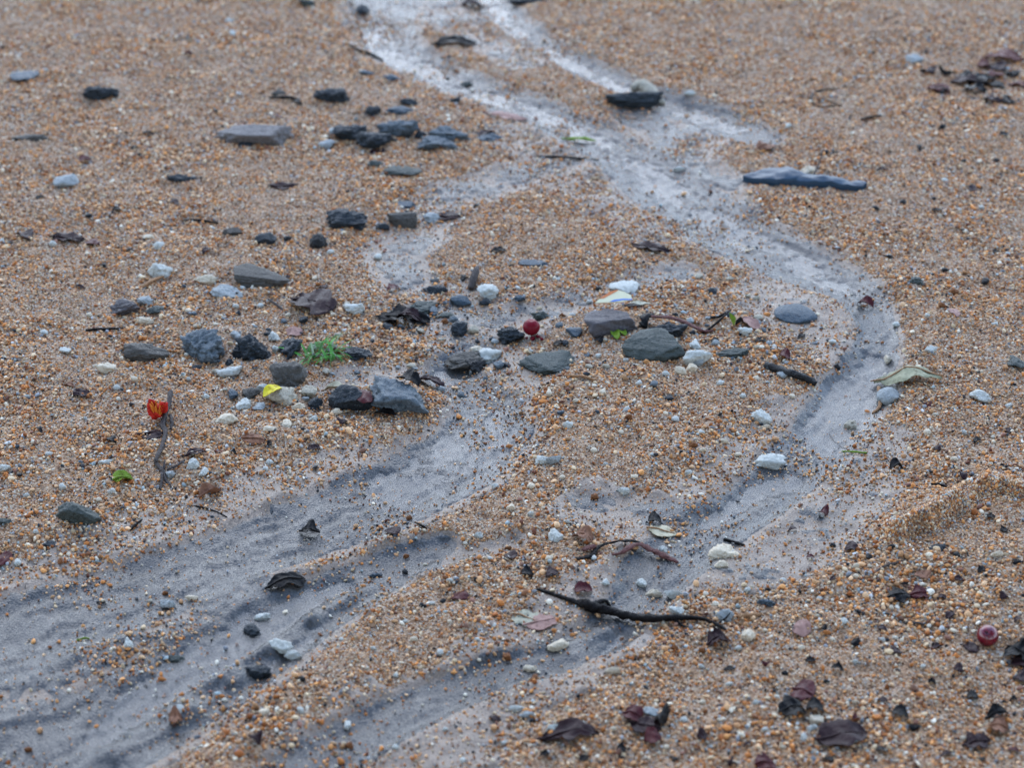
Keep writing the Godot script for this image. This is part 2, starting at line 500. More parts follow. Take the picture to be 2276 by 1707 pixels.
	stamp(1, [[760, 1280, 10], [700, 1315, 18], [640, 1360, 26], [560, 1415, 32], [460, 1475, 32], [350, 1530, 26], [250, 1590, 18]], 1.0)
	stamp(1, [[1400, 1408, 14], [1340, 1424, 10]], 1.0)
	# sand bars and banks
	stamp(2, [[770, 1300, 7], [690, 1352, 8], [600, 1425, 9], [520, 1490, 11], [400, 1560, 13], [270, 1640, 16]], 1.0, 0.0045)
	stamp(2, [[560, 1440, 5], [470, 1500, 7], [400, 1535, 7]], 1.0, 0.0025)
	stamp(2, [[1345, 1395, 12], [1290, 1430, 14]], 1.0, 0.004)
	var to2 := func(u: float, v: float) -> Vector2:
		var p := px(u, v)
		return Vector2(p.x, p.z)
	banks = [[to2.call(1960, 1212), to2.call(2010, 1186), to2.call(2080, 1160), to2.call(2130, 1128), to2.call(2152, 1095)], [to2.call(2150, 1085), to2.call(2200, 1092), to2.call(2245, 1098), to2.call(2300, 1118), to2.call(2360, 1130)]]
	lip([to2.call(1960, 1212), to2.call(2010, 1186), to2.call(2080, 1160), to2.call(2130, 1128), to2.call(2152, 1095)], 0.017, 0.06)
	lip([to2.call(2150, 1085), to2.call(2200, 1092), to2.call(2245, 1098), to2.call(2300, 1118), to2.call(2360, 1130)], 0.011, 0.05)
	for j in NZ:
		var z := Z0 + j * C
		for i in NX:
			var k := j * NX + i
			var x := X0 + i * C
			var nm := n_mid.get_noise_2d(x, z)
			var nf := n_fine.get_noise_2d(x, z)
			var w := wet[k]
			var w2 := w + 0.16 * nm + 0.09 * nf
			if w <= 0.001:
				w2 = minf(w2, 0.2)
			wet2[k] = w2
			if pool[k] > 0.02:
				pool[k] = clampf(pool[k] + 0.8 * nm + 0.5 * nf, 0.0, 1.0) * smoothstep(0.02, 0.2, pool[k])
			var soft := smoothstep(0.0, 1.0, w)
			var flat := n_low.get_noise_2d(x, z) * 0.006 - 0.011 * soft
			var body := flat + relief[k] + (nm * 0.0055 + nf * 0.0022) * (1.0 - 0.8 * soft)
			var carve := 0.0042 * pool[k]
			sand_y[k] = body - 0.0035 * smoothstep(0.55, 0.75, w2)
			damp_y[k] = body - carve + clampf((w2 - 0.34) * 0.02, -0.004, 0.0012)
			silt_y[k] = body - carve + clampf((w2 - 0.56) * 0.02, -0.006, 0.0022)
			pool_y[k] = flat + 0.0004 + nf * 0.00012 + 0.22 * relief[k]
			if pool[k] < 0.2:
				pool_y[k] -= 0.003 * (0.2 - pool[k]) / 0.2
			sand_y[k] -= carve
			top_y[k] = maxf(sand_y[k], maxf(damp_y[k], silt_y[k]))


func sheet(called: String, y: PackedFloat32Array, field: PackedFloat32Array, over: float, mat: Material, tint := false) -> MeshInstance3D:
	var id := PackedInt32Array()
	id.resize(NX * NZ)
	id.fill(-1)
	var v := PackedVector3Array()
	var nn := PackedVector3Array()
	var cc := PackedColorArray()
	var idx := PackedInt32Array()
	for j in NZ - 1:
		for i in NX - 1:
			var k := j * NX + i
			if maxf(maxf(field[k], field[k + 1]), maxf(field[k + NX], field[k + NX + 1])) < over:
				continue
			for q in [k, k + 1, k + NX + 1, k + NX]:
				if id[q] < 0:
					id[q] = v.size()
					var qi: int = q % NX
					var qj: int = q / NX
					v.append(Vector3(X0 + qi * C, y[q], Z0 + qj * C))
					var dx := y[mini(q + 1, NX * NZ - 1)] - y[maxi(q - 1, 0)]
					var dz := y[mini(q + NX, NX * NZ - 1)] - y[maxi(q - NX, 0)]
					nn.append(Vector3(-dx, 2.0 * C, -dz).normalized())
					if tint:
						var s := 1.0 + 0.35 * n_mid.get_noise_2d(X0 + qi * C + 7.0, (Z0 + qj * C) * 0.6)
						cc.append(Color(s, s, s))
			idx.append_array(PackedInt32Array([id[k], id[k + 1], id[k + NX + 1], id[k], id[k + NX + 1], id[k + NX]]))
	var a := []
	a.resize(Mesh.ARRAY_MAX)
	a[Mesh.ARRAY_VERTEX] = v
	a[Mesh.ARRAY_NORMAL] = nn
	a[Mesh.ARRAY_INDEX] = idx
	if tint:
		a[Mesh.ARRAY_COLOR] = cc
	var m := ArrayMesh.new()
	m.add_surface_from_arrays(Mesh.PRIMITIVE_TRIANGLES, a)
	var o := mi(called, m, mat)
	o.set_meta("kind", "structure")
	return o


func make_ground() -> void:
	# one sheet of sand, fine in view and coarse out to the horizon
	var xs := PackedFloat32Array()
	var zs := PackedFloat32Array()
	var out := [60.0, 30.0, 15.0, 8.0, 4.0, 2.0, 1.0, 0.5, 0.2, 0.08, 0.03]
	for o in out:
		xs.append(X0 - o)
		zs.append(Z0 - o)
	for i in NX:
		xs.append(X0 + i * C)
	for j in NZ:
		zs.append(Z0 + j * C)
	out.reverse()
	for o in out:
		xs.append(X0 + (NX - 1) * C + o)
		zs.append(Z0 + (NZ - 1) * C + o)
	var nx := xs.size()
	var nz := zs.size()
	var v := PackedVector3Array()
	v.resize(nx * nz)
	for j in nz:
		for i in nx:
			var gi := i - out.size()
			var gj := j - out.size()
			var y: float
			if gi >= 0 and gi < NX and gj >= 0 and gj < NZ:
				y = sand_y[gj * NX + gi]
			else:
				y = sample(sand_y, xs[i], zs[j])
			v[j * nx + i] = Vector3(xs[i], y, zs[j])
	var idx := PackedInt32Array()
	idx.resize((nx - 1) * (nz - 1) * 6)
	var q := 0
	for j in nz - 1:
		for i in nx - 1:
			var k := j * nx + i
			idx[q] = k
			idx[q + 1] = k + 1
			idx[q + 2] = k + nx + 1
			idx[q + 3] = k
			idx[q + 4] = k + nx + 1
			idx[q + 5] = k + nx
			q += 6
	var g := mi("ground", mesh_from(v, idx), M.sand)
	g.set_meta("kind", "structure")
	g.set_meta("label", "coarse tan sand ground stretching to all sides")
	g.set_meta("category", "sand")
	var d := sheet("damp_sand", damp_y, wet2, 0.26, M.damp, true)
	d.set_meta("label", "smooth damp tan sand along the edges of the runnels")
	d.set_meta("category", "sand")
	var s := sheet("silt", silt_y, wet2, 0.46, M.silt, true)
	s.set_meta("label", "smooth wet grey silt lining the shallow runnels")
	s.set_meta("category", "mud")
	var w := sheet("water", pool_y, pool, 0.12, M.water)
	w.set_meta("label", "thin film of clear water in the runnels")
	w.set_meta("category", "water")


# ---------------------------------------------------------------- grains
func grain_mesh(sd: int) -> ArrayMesh:
	return rock_mesh(1, sd, 6, 0.10, Vector3(1, 0.82, 0.9))


func make_grains() -> void:
	# kind: name, label, share, colours (real base colours)
	var kinds := [
		["amber_sand_grain", "amber and orange-brown rounded grains scattered all over the sand", 0.31, [Color(0.5508, 0.2112, 0.0602), Color(0.408, 0.144, 0.0387), Color(0.6324, 0.288, 0.0989), Color(0.2856, 0.0912, 0.0258)]],
		["tan_sand_grain", "tan and beige grains that make up most of the coarse sand", 0.32, [Color(0.5814, 0.3312, 0.1677), Color(0.4692, 0.2544, 0.1204), Color(0.6834, 0.4224, 0.2322), Color(0.3672, 0.1872, 0.086)]],
		["cream_sand_grain", "cream and milky white grains strewn through the coarse sand", 0.15, [Color(0.612, 0.4608, 0.2924), Color(0.6324, 0.528, 0.387), Color(0.561, 0.4032, 0.2408), Color(0.6528, 0.576, 0.4558)]],
		["grey_sand_grain", "cool grey and bluish grains strewn through the coarse sand", 0.07, [Color(0.323, 0.3772, 0.3784), Color(0.285, 0.2852, 0.2992), Color(0.475, 0.4692, 0.4576), Color(0.209, 0.2208, 0.2376)]],
		["brown_sand_grain", "rust-brown and reddish grains strewn through the coarse sand", 0.085, [Color(0.20, 0.085, 0.04), Color(0.14, 0.05, 0.028), Color(0.24, 0.115, 0.08), Color(0.17, 0.09, 0.06)]],
		["black_sand_grain", "tiny black and charcoal specks strewn through the coarse sand", 0.04, [Color(0.02, 0.02, 0.022), Color(0.035, 0.03, 0.03), Color(0.03, 0.04, 0.05), Color(0.05, 0.04, 0.035)]],
	]
	var cum := PackedFloat32Array()
	var acc := 0.0
	for k in kinds:
		acc += k[2]
		cum.append(acc)
	var turned: Array[Basis] = []
	for i in 96:
		var b := Basis(Vector3(rng.randfn(), rng.randfn(), rng.randfn()).normalized(), rng.randf() * TAU)
		turned.append(b * Basis.from_scale(Vector3(rng.randf_range(0.8, 1.3), rng.randf_range(0.7, 1.0), rng.randf_range(0.75, 1.1))))
	var where: Array = []
	var tint: Array = []
	for k in kinds:
		where.append([])
		tint.append(PackedColorArray())
	var cp := cos(pitch)
	var sp := sin(pitch)
	var want := 960000
	var patch := noise_of(FastNoiseLite.TYPE_SIMPLEX_SMOOTH, 6.0, 77, 3)
	var packed := noise_of(FastNoiseLite.TYPE_SIMPLEX_SMOOTH, 9.0, 78, 4)
	for n in want:
		var z := -rng.randf_range(0.98, 3.08)
		var half := 0.257 * (-z * cp + CAM_H * sp) + 0.11
		var x := rng.randf_range(-0.96, 0.96)
		if absf(x) > half:
			continue
		var w := sample(wet2, x, z)
		var pa := patch.get_noise_2d(x, z)
		var keep := 1.0
		if w <= 0.2:
			if rng.randf() > lerpf(0.5, 1.0, smoothstep(-0.32, 0.1, packed.get_noise_2d(x, z))):
				continue
		else:
			keep = lerpf(1.0, 0.10 + 0.5 * smoothstep(-0.15, 0.5, pa), smoothstep(0.2, 0.68, w))
			if w > 0.86:
				keep *= 0.6
			if sample(pool, x, z) > 0.45:
				keep *= 0.35 if z > -2.1 else 0.8
			if rng.randf() > keep:
				continue
		var r := 0.00088 * exp(0.36 * rng.randfn()) * (1.0 + 0.5 * pa)
		if w > 0.4:
			r *= 0.9
		r = clampf(r, 0.0004, 0.0028)
		var pick := rng.randf()
		var kk := 0
		while kk < 5 and pick > cum[kk]:
			kk += 1
		if kk == 5:
			r *= 0.9
		var y := gy(x, z) + r * rng.randf_range(-0.25, 0.75)
		where[kk].append(Transform3D(turned[n % 96].scaled(Vector3.ONE * r), Vector3(x, y, z)))
		var c: Color = kinds[kk][3][rng.randi() % 4]
		var f := rng.randf_range(0.55, 1.2)
		tint[kk].append(Color(minf(c.r * f, 0.85), minf(c.g * f, 0.85), minf(c.b * f, 0.85)))
	# the cut faces of the two little banks
	for n in 5000:
		var bank: Array = banks[0] if n % 5 < 3 else banks[1]
		var sgm := rng.randi() % (bank.size() - 1)
		var q: Vector2 = bank[sgm].lerp(bank[sgm + 1], rng.randf())
		var d: Vector2 = (bank[sgm + 1] - bank[sgm]).normalized().orthogonal()
		q += d * rng.randf_range(-0.009, 0.011)
		var kk: int = [0, 0, 1, 1, 1, 2, 2, 3, 4, 4][rng.randi() % 10]
		var r := rng.randf_range(0.0007, 0.0014)
		where[kk].append(Transform3D(turned[n % 96].scaled(Vector3.ONE * r), Vector3(q.x, gy(q.x, q.y) + r * rng.randf_range(-0.2, 0.6), q.y)))
		tint[kk].append(kinds[kk][3][rng.randi() % 4] * rng.randf_range(0.6, 1.1))
	# coarser grit, too many to count
	for n in 6500:
		var z := -rng.randf_range(0.98, 3.08)
		var half := 0.257 * (-z * cp + CAM_H * sp) + 0.11
		var x := rng.randf_range(-half, half)
		var w := sample(wet2, x, z)
		var pa := patch.get_noise_2d(x + 5.0, z)
		if rng.randf() > clampf(0.35 + pa, 0.05, 1.0) or (w > 0.5 and rng.randf() > 0.22):
			continue
		var r := 0.0021 * exp(0.22 * rng.randfn())
		r = clampf(r, 0.0015, 0.0034)
		var kk: int = [0, 0, 1, 1, 1, 2, 2, 4][rng.randi() % 8]
		where[kk].append(Transform3D(turned[n % 96].scaled(Vector3.ONE * r), Vector3(x, gy(x, z) + r * 0.4, z)))
		var c: Color = kinds[kk][3][rng.randi() % 4]
		tint[kk].append(c)
	var total := 0
	for k in kinds.size():
		var mm := MultiMesh.new()
		mm.transform_format = MultiMesh.TRANSFORM_3D
		mm.use_colors = true
		mm.mesh = grain_mesh(100 + k)
		mm.instance_count = where[k].size()
		total += where[k].size()
		for i in where[k].size():
			mm.set_instance_transform(i, where[k][i])
			mm.set_instance_color(i, tint[k][i])
		var o := MultiMeshInstance3D.new()
		o.name = kinds[k][0]
		o.multimesh = mm
		o.material_override = M.grain
		add_child(o, true)
		tag(o, kinds[k][1], "sand")
		o.set_meta("kind", "stuff")
	print("grains ", total)


# ---------------------------------------------------------------- stones
func rock_mesh(level: int, sd: int, planes: int, rough: float, half: Vector3, flat_top := 0.0) -> ArrayMesh:
	var r := RandomNumberGenerator.new()
	r.seed = sd * 7919 + 13
	var pl: Array[Vector3] = []
	var pd := PackedFloat32Array()
	for i in planes:
		pl.append(Vector3(r.randfn(), r.randfn() * 0.7, r.randfn()).normalized())
		pd.append(r.randf_range(0.42, 0.85))
	if flat_top > 0.0:
		pl.append(Vector3(r.randf_range(-0.12, 0.12), 1, r.randf_range(-0.12, 0.12)).normalized())
		pd.append(flat_top)
	var src: PackedVector3Array = ico[level][0]
	var v := PackedVector3Array()
	v.resize(src.size())
	var lo := Vector3.ONE * 1e9
	var hi := -lo
	for i in src.size():
		var d := src[i]
		var m := 1.0
		for p in pl.size():
			var c := pl[p].dot(d)
			if c > 0.05:
				m = minf(m, pd[p] / c)
		m = lerpf(m, 0.7, 0.06)
		m *= 1.0 + rough * (1.5 * n_rock.get_noise_3d(d.x * 1.6 + sd, d.y * 1.6, d.z * 1.6) + 0.8 * n_rock.get_noise_3d(d.x * 5.0, d.y * 5.0 + sd, d.z * 5.0) + 0.22 * n_rock.get_noise_3d(d.x * 14.0, d.y * 14.0, d.z * 14.0 + sd))
		v[i] = d * m
		lo = lo.min(v[i])
		hi = hi.max(v[i])
	var mid := (lo + hi) * 0.5
	var ext := (hi - lo) * 0.5
	for i in v.size():
		v[i] = (v[i] - mid) / ext * half
	return mesh_from(v, ico[level][1])


# a stone seen at a pixel box: middle column and row, width and height in pixels, how thick it is against its width, material, label
func stone(called: String, u: float, v: float, w: float, h: float, tr: float, mat: String, label: String, category: String, group: String, opt := {}) -> MeshInstance3D:
	var p := spot(u, v, 0.0)
	var s := scale_at(p)
	var g := graze(p)
	var W := w / s
	var T: float = W * tr
	var hh := h / s
	T = minf(T, hh * 0.85 / sqrt(1.0 - g * g))
	var D := clampf(sqrt(maxf(hh * hh - T * T * (1.0 - g * g), hh * hh * 0.2)) / g, 0.35 * W, 1.6 * W)
	p = spot(u, v, T * 0.4)
	var ground := gy(p.x, p.z)
	var sd: int = int(u * 3.0 + v * 7.0)
	var lv: int = opt.get("lv", 4 if w > 58 else 3)
	var mesh := rock_mesh(lv, sd, opt.get("planes", 11), opt.get("rough", 0.22), Vector3(W * 1.05, T * 1.6, D * 1.05) * 0.5, opt.get("flat", 0.0))
	var o := mi(called, mesh, M[mat])
	o.position = Vector3(p.x, ground + T * 0.22, p.z)
	o.rotation = Vector3(opt.get("tx", 0.0), 0.0, opt.get("tz", 0.0))
	tag(o, label, category, group)
	return o


func make_stones() -> void:
	var G := "dark stone fragments lying on the sand"
	# column, row, width, height, thickness ratio, material, label, options
	var rows := [
		[55, 168, 62, 22, 0.12, "blue", "flat pale blue-grey stone sunk in sand beside a white sliver", {"flat": 0.4}],
		[225, 208, 80, 27, 0.32, "slate", "dark stone with a peaked middle alone on bare sand", {"planes": 6}],
		[686, 4, 42, 16, 0.35, "green", "small greenish-grey stone on sand by the runnel's head", {}],
		[806, 21, 32, 22, 0.55, "slate", "small dark rounded stone at the runnel's upper edge", {}],
		[620, 206, 34, 12, 0.3, "brown", "small brown-grey stone lying above a thin dark sliver", {}],
		[736, 211, 80, 26, 0.28, "slate", "dark slab with a black front above the six-stone cluster", {"flat": 0.5}],
		[567, 296, 168, 42, 0.17, "block", "long pale-topped block with a black rough front", {"flat": 0.42, "rough": 0.1}],
		[540, 317, 48, 11, 0.15, "slate", "thin dark stone lying under the long pale-topped block", {}],
		[66, 306, 82, 18, 0.14, "brown", "thin grey-brown stone sliver sunk in sand", {"tz": -0.06}],
		[148, 402, 56, 26, 0.35, "pale", "pale grey rounded stone alone on reddish sand", {"rough": 0.08}],
		[409, 398, 76, 18, 0.18, "slate", "narrow dark stone with a broken end on open sand", {"tz": -0.05}],
		[517, 515, 46, 15, 0.25, "brown", "dull grey stone half sunk beside a dark twig", {}],
		[591, 530, 48, 26, 0.45, "slate", "dark rounded stone next to a black nut", {"rough": 0.1}],
		[770, 487, 92, 40, 0.35, "slate", "rough dark grey stone with a black right end", {"rough": 0.22}],
		[873, 172, 44, 15, 0.25, "blue", "flat blue-grey stone nearest the pale runnel", {}],
		[815, 161, 34, 11, 0.2, "blue", "thin blue-grey chip beside a flat blue-grey stone", {}],
		[1037, 186, 30, 13, 0.4, "green", "small square green-grey stone at the runnel's edge", {}],
		[1011, 222, 24, 13, 0.5, "slate", "small dark stone between runnel and blue-grey flat stone", {}],
		[908, 226, 42, 14, 0.3, "slate", "small grey stone behind the flat blue-grey stone", {}],
		[827, 246, 40, 18, 0.4, "slate", "small dark stone left of the flat blue-grey stone", {}],
		[892, 245, 64, 17, 0.16, "blue", "flat blue-grey stone above the six-stone cluster", {"flat": 0.5}],
		[779, 294, 76, 32, 0.35, "slate", "left stone of the six-stone cluster, flat topped", {"flat": 0.55}],
		[832, 309, 100, 36, 0.3, "slate", "front stone of the six-stone cluster, rough and peaked", {"rough": 0.2}],
		[886, 285, 96, 34, 0.3, "bluepale", "back stone of the six-stone cluster, blue topped with black front", {"flat": 0.5, "tz": 0.1}],
		[936, 299, 28, 15, 0.45, "slate", "smallest stone wedged in the middle of the six-stone cluster", {}],
		[1000, 297, 96, 32, 0.24, "bluepale", "right stone of the six-stone cluster, long and tilted", {"flat": 0.45, "tz": -0.12}],
		[973, 317, 90, 25, 0.18, "bluepale", "flattest stone at the front of the six-stone cluster", {"flat": 0.45}],
		[1086, 303, 56, 21, 0.2, "blue", "bluish stone with a purple leaf against it", {}],
		[891, 381, 96, 21, 0.1, "green", "flat grey slab sunk at the edge of damp sand", {"flat": 0.4}],
		[836, 360, 42, 14, 0.2, "green", "small flat grey stone behind the sunk grey slab", {}],
		[897, 455, 56, 17, 0.14, "blue", "blue-grey stone flush with the damp sand", {}],
		[894, 491, 66, 27, 0.36, "brown", "boxy grey stone with a straight upper edge", {"flat": 0.5, "rough": 0.06}],
		[851, 503, 32, 15, 0.4, "slate", "small dark stone touching the boxy grey stone", {}],
		[584, 614, 124, 44, 0.2, "brown", "large flat brown-grey stone pointed at one end", {"flat": 0.45, "rough": 0.08}],
		[278, 682, 76, 34, 0.35, "purple", "mottled grey and pinkish-brown stone beside pale chips", {"rough": 0.2}],
		[344, 687, 46, 16, 0.2, "green", "grey-green sliver beside the mottled pinkish stone", {}],
		[326, 780, 100, 38, 0.3, "brown", "low brown-grey stone shaped like a wedge", {"planes": 6, "rough": 0.1}],
		[450, 766, 94, 66, 0.55, "bluepale", "big blue-grey stone with a pale crest", {"rough": 0.22}],
		[563, 776, 96, 56, 0.5, "slate", "big dark pointed stone in the row by the grass", {"rough": 0.24, "planes": 7}],
		[646, 773, 52, 42, 0.6, "slate", "dark lumpy stone touching the grass tuft", {"rough": 0.24}],
		[512, 804, 22, 15, 0.5, "slate", "small dark lump below the big pointed stone", {}],
		[641, 831, 82, 54, 0.5, "brown", "dark rounded clod behind the yellow leaf", {"rough": 0.12}],
		[519, 873, 24, 26, 0.5, "blue", "dark blue upright shard beside a grey stone", {"planes": 5}],
		[557, 876, 42, 24, 0.45, "brown", "dull grey stone between blue shard and yellow leaf", {"rough": 0.2}],
		[701, 896, 34, 24, 0.5, "slate", "small black stone left of the dark mound stone", {"rough": 0.22}],
		[781, 885, 102, 46, 0.42, "slate", "dark mound-shaped stone with a maroon leaf on it", {"planes": 6, "rough": 0.12}],
		[887, 879, 132, 70, 0.34, "bluepale", "largest pale-topped grey stone beside the runnel bend", {"rough": 0.14, "flat": 0.6, "tz": -0.14}],
		[798, 786, 62, 26, 0.25, "slate", "flat dark stone right of the grass tuft", {"flat": 0.5}],
		[968, 643, 56, 18, 0.25, "slate", "dark flat stone on damp sand near a maroon scrap", {}],
		[942, 684, 68, 27, 0.18, "green", "flat grey stone above the dark leaf heap", {"flat": 0.45}],
		[989, 699, 42, 14, 0.15, "green", "thin grey stone flush with silt", {}],
		[1025, 668, 46, 20, 0.35, "blue", "grey oval stone below the brown seed pod", {"rough": 0.06}],
		[1078, 670, 28, 15, 0.4, "slate", "small dark stone under a chalky rock", {}],
		[1155, 663, 28, 15, 0.45, "blue", "small dark blue stone lying alone on silt", {}],
		[1181, 584, 72, 18, 0.1, "blue", "flat blue-grey plate flush with the sand", {"flat": 0.4}],
		[1021, 730, 38, 26, 0.5, "slate", "dark lump with an orange speck", {"rough": 0.25}],
		[1136, 744, 62, 34, 0.45, "slate", "dark stone touching the split red berry", {"rough": 0.2}],
		[1200, 702, 42, 17, 0.35, "green", "small mossy grey stone behind the red berry", {}],
		[1035, 800, 98, 40, 0.22, "brown", "grey wedge-like stone at the runnel with a black lump", {"tz": 0.16, "planes": 6}],
		[1057, 815, 44, 28, 0.5, "black", "black lump leaning on the grey wedge-like stone", {"rough": 0.25}],
		[1220, 810, 132, 46, 0.18, "green", "large flat green-grey stone beside the runnel", {"flat": 0.45, "rough": 0.1}],
		[1275, 737, 36, 22, 0.35, "blue", "small teal-blue stub of stone", {"rough": 0.05, "tz": -0.3}],
		[1361, 717, 126, 56, 0.28, "purple", "large purplish flat-topped block below the painted shard", {"flat": 0.5, "rough": 0.08}],
		[1480, 735, 96, 30, 0.26, "slate", "dark block under the bark strip", {"flat": 0.5}],
		[1451, 770, 134, 58, 0.26, "green", "large green-grey slab with a black undercut front", {"flat": 0.5, "rough": 0.08, "tx": 0.1}],
		[1626, 783, 84, 19, 0.1, "green", "flat green-grey stone beside a white rock", {"flat": 0.4}],
		[1767, 695, 90, 40, 0.16, "blue", "smooth oval blue-grey stone lying flat", {"rough": 0.03, "planes": 2}],
		[1980, 879, 62, 34, 0.42, "pale", "smooth grey stone under the pale dry leaf", {"rough": 0.06, "planes": 3}],
		[2033, 624, 38, 17, 0.35, "green", "small grey-green stone on the open right-hand sand", {}],
		[2258, 803, 44, 28, 0.2, "green", "pale green-grey flat stone by itself", {}],
		[177, 1137, 98, 46, 0.4, "green", "dark greenish stone with a sloping top on gravelly sand", {"planes": 6, "rough": 0.1}],
		[13, 1158, 34, 17, 0.35, "green", "small grey-green stone left of the sloping dark stone", {}],
		[113, 1209, 36, 15, 0.25, "slate", "small flat dark stone beside a cream pebble", {}],
		[560, 1400, 44, 28, 0.35, "slate", "dark crumbly stone standing in the water", {"rough": 0.3}],
		[392, 1465, 44, 15, 0.25, "green", "small dark stone at the water's edge", {}],
		[573, 1492, 64, 28, 0.3, "slate", "dark rough stone beside the sand bar", {"rough": 0.25}],
		[1706, 1337, 48, 18, 0.3, "blue", "dark blue stone chip on gravelly sand", {}],
		[2083, 1217, 44, 20, 0.2, "slate", "dark flat stone in the hollow below the sand bank", {}],
		[835, 1279, 30, 11, 0.3, "blue", "small blue-grey chip beside the runnel's stripes", {}],
		[1409, 224, 130, 30, 0.22, "slate", "dark low stone under a pale driftwood hump", {}],
		[1172, 1, 86, 10, 0.12, "slate", "dark flat stone across the right runnel's head", {}],
		[2031, 130, 42, 16, 0.25, "pale", "pale bluish stone near the bark litter", {}],
		[1246, 916, 17, 13, 0.6, "blue", "small slate-blue pebble on gravel by the runnel bend", {"lv": 2}],
		[1100, 759, 18, 12, 0.6, "pale", "smooth bluish-white pebble beside a chalky rock", {"lv": 2, "rough": 0.02}],
	]
	for r in rows:
		stone("stone", r[0], r[1], r[2], r[3], r[4], r[5], r[6], "stone", G, r[7])


# labels such as "tiny white pebble second closest to the lone berry"
func ranked(what: String, at: Array) -> Array:
	var marks := [[225, 208, "dark peaked stone"], [567, 296, "long pale-topped block"], [900, 300, "six-stone cluster"], [148, 402, "pale grey rounded stone"], [770, 487, "rough dark stone with a black end"], [584, 614, "flat brown-grey stone with a pointed end"], [278, 682, "mottled pinkish stone"], [326, 780, "wedge-shaped brown-grey stone"], [450, 766, "blue-grey stone with a pale crest"], [718, 790, "grass tuft"], [605, 870, "yellow leaf"], [354, 917, "red flower"], [360, 1040, "fork of the grey-brown twig"], [275, 1066, "yellow-green leaf"], [177, 1137, "dark sloping stone on gravel"], [469, 1104, "curled brown leaf"], [887, 879, "largest pale-topped stone"], [1035, 800, "black lump by the runnel"], [1181, 729, "split red berry"], [1220, 810, "large flat green-grey stone"], [1361, 712, "purplish flat-topped block"], [1451, 770, "green-grey slab with a black front"], [1550, 793, "bright white rock"], [1767, 695, "smooth oval blue-grey stone"], [1757, 836, "charred stick"], [1782, 402, "blue-grey strip"], [2010, 855, "pale dry leaf"], [2179, 880, "lone white rock on right-hand sand"], [2190, 180, "bark litter patch"], [1691, 926, "lumpy white rock above silt"], [1710, 1022, "angular white rock by wet gravel"], [1230, 1020, "pair of white oval pebbles"], [1235, 1190, "lumpy white rock left of the red bark"], [1390, 1226, "red bark strip"], [1608, 1226, "cream crescent rock"], [1190, 1378, "grey-green leaf in gravel"], [1240, 1431, "pale bone-shaped rock"], [1500, 1385, "long black twig"], [1663, 1411, "round cream pebble"], [2194, 1411, "lone berry"], [1785, 1541, "round wine-red leaf"], [1860, 1642, "big purple-brown leaf"], [1406, 1597, "shiny maroon leaf"], [1267, 1639, "long dark purple leaf"], [635, 1303, "black-brown curled leaf"], [560, 1400, "dark stone in the water"], [630, 1445, "white stones by the sand bar"], [2083, 1217, "dark stone in the hollow"], [2060, 1150, "small sand bank"], [2023, 1324, "wine-red leaf scrap"], [1385, 1090, "smooth white oval pebble"], [1024, 1328, "dull red leaf scrap"], [2033, 624, "small grey-green stone on right-hand sand"], [1801, 220, "looped twig"], [2258, 803, "pale green-grey flat stone"], [150, 531, "long torn purple leaf"], [1055, 627, "brown seed pod"]]
	var ranks := ["closest", "second closest", "third closest", "fourth closest", "fifth closest", "sixth closest", "seventh closest", "eighth closest", "ninth closest", "tenth closest"]
	var mine := {}
	for i in at.size():
		var p := px(at[i][0], at[i][1])
		var bm := 0
		var bd := 1e9
		for m in marks.size():
			var d := p.distance_to(px(marks[m][0], marks[m][1]))
			if d < bd:
				bd = d
				bm = m
		if not mine.has(bm):
			mine[bm] = []
		mine[bm].append([bd, i])
	var out := []
	out.resize(at.size())
	for m in mine:
		mine[m].sort()
		for r in mine[m].size():
			out[mine[m][r][1]] = "%s %s to the %s" % [what, ranks[mini(r, 9)], marks[m][2]]
	return out


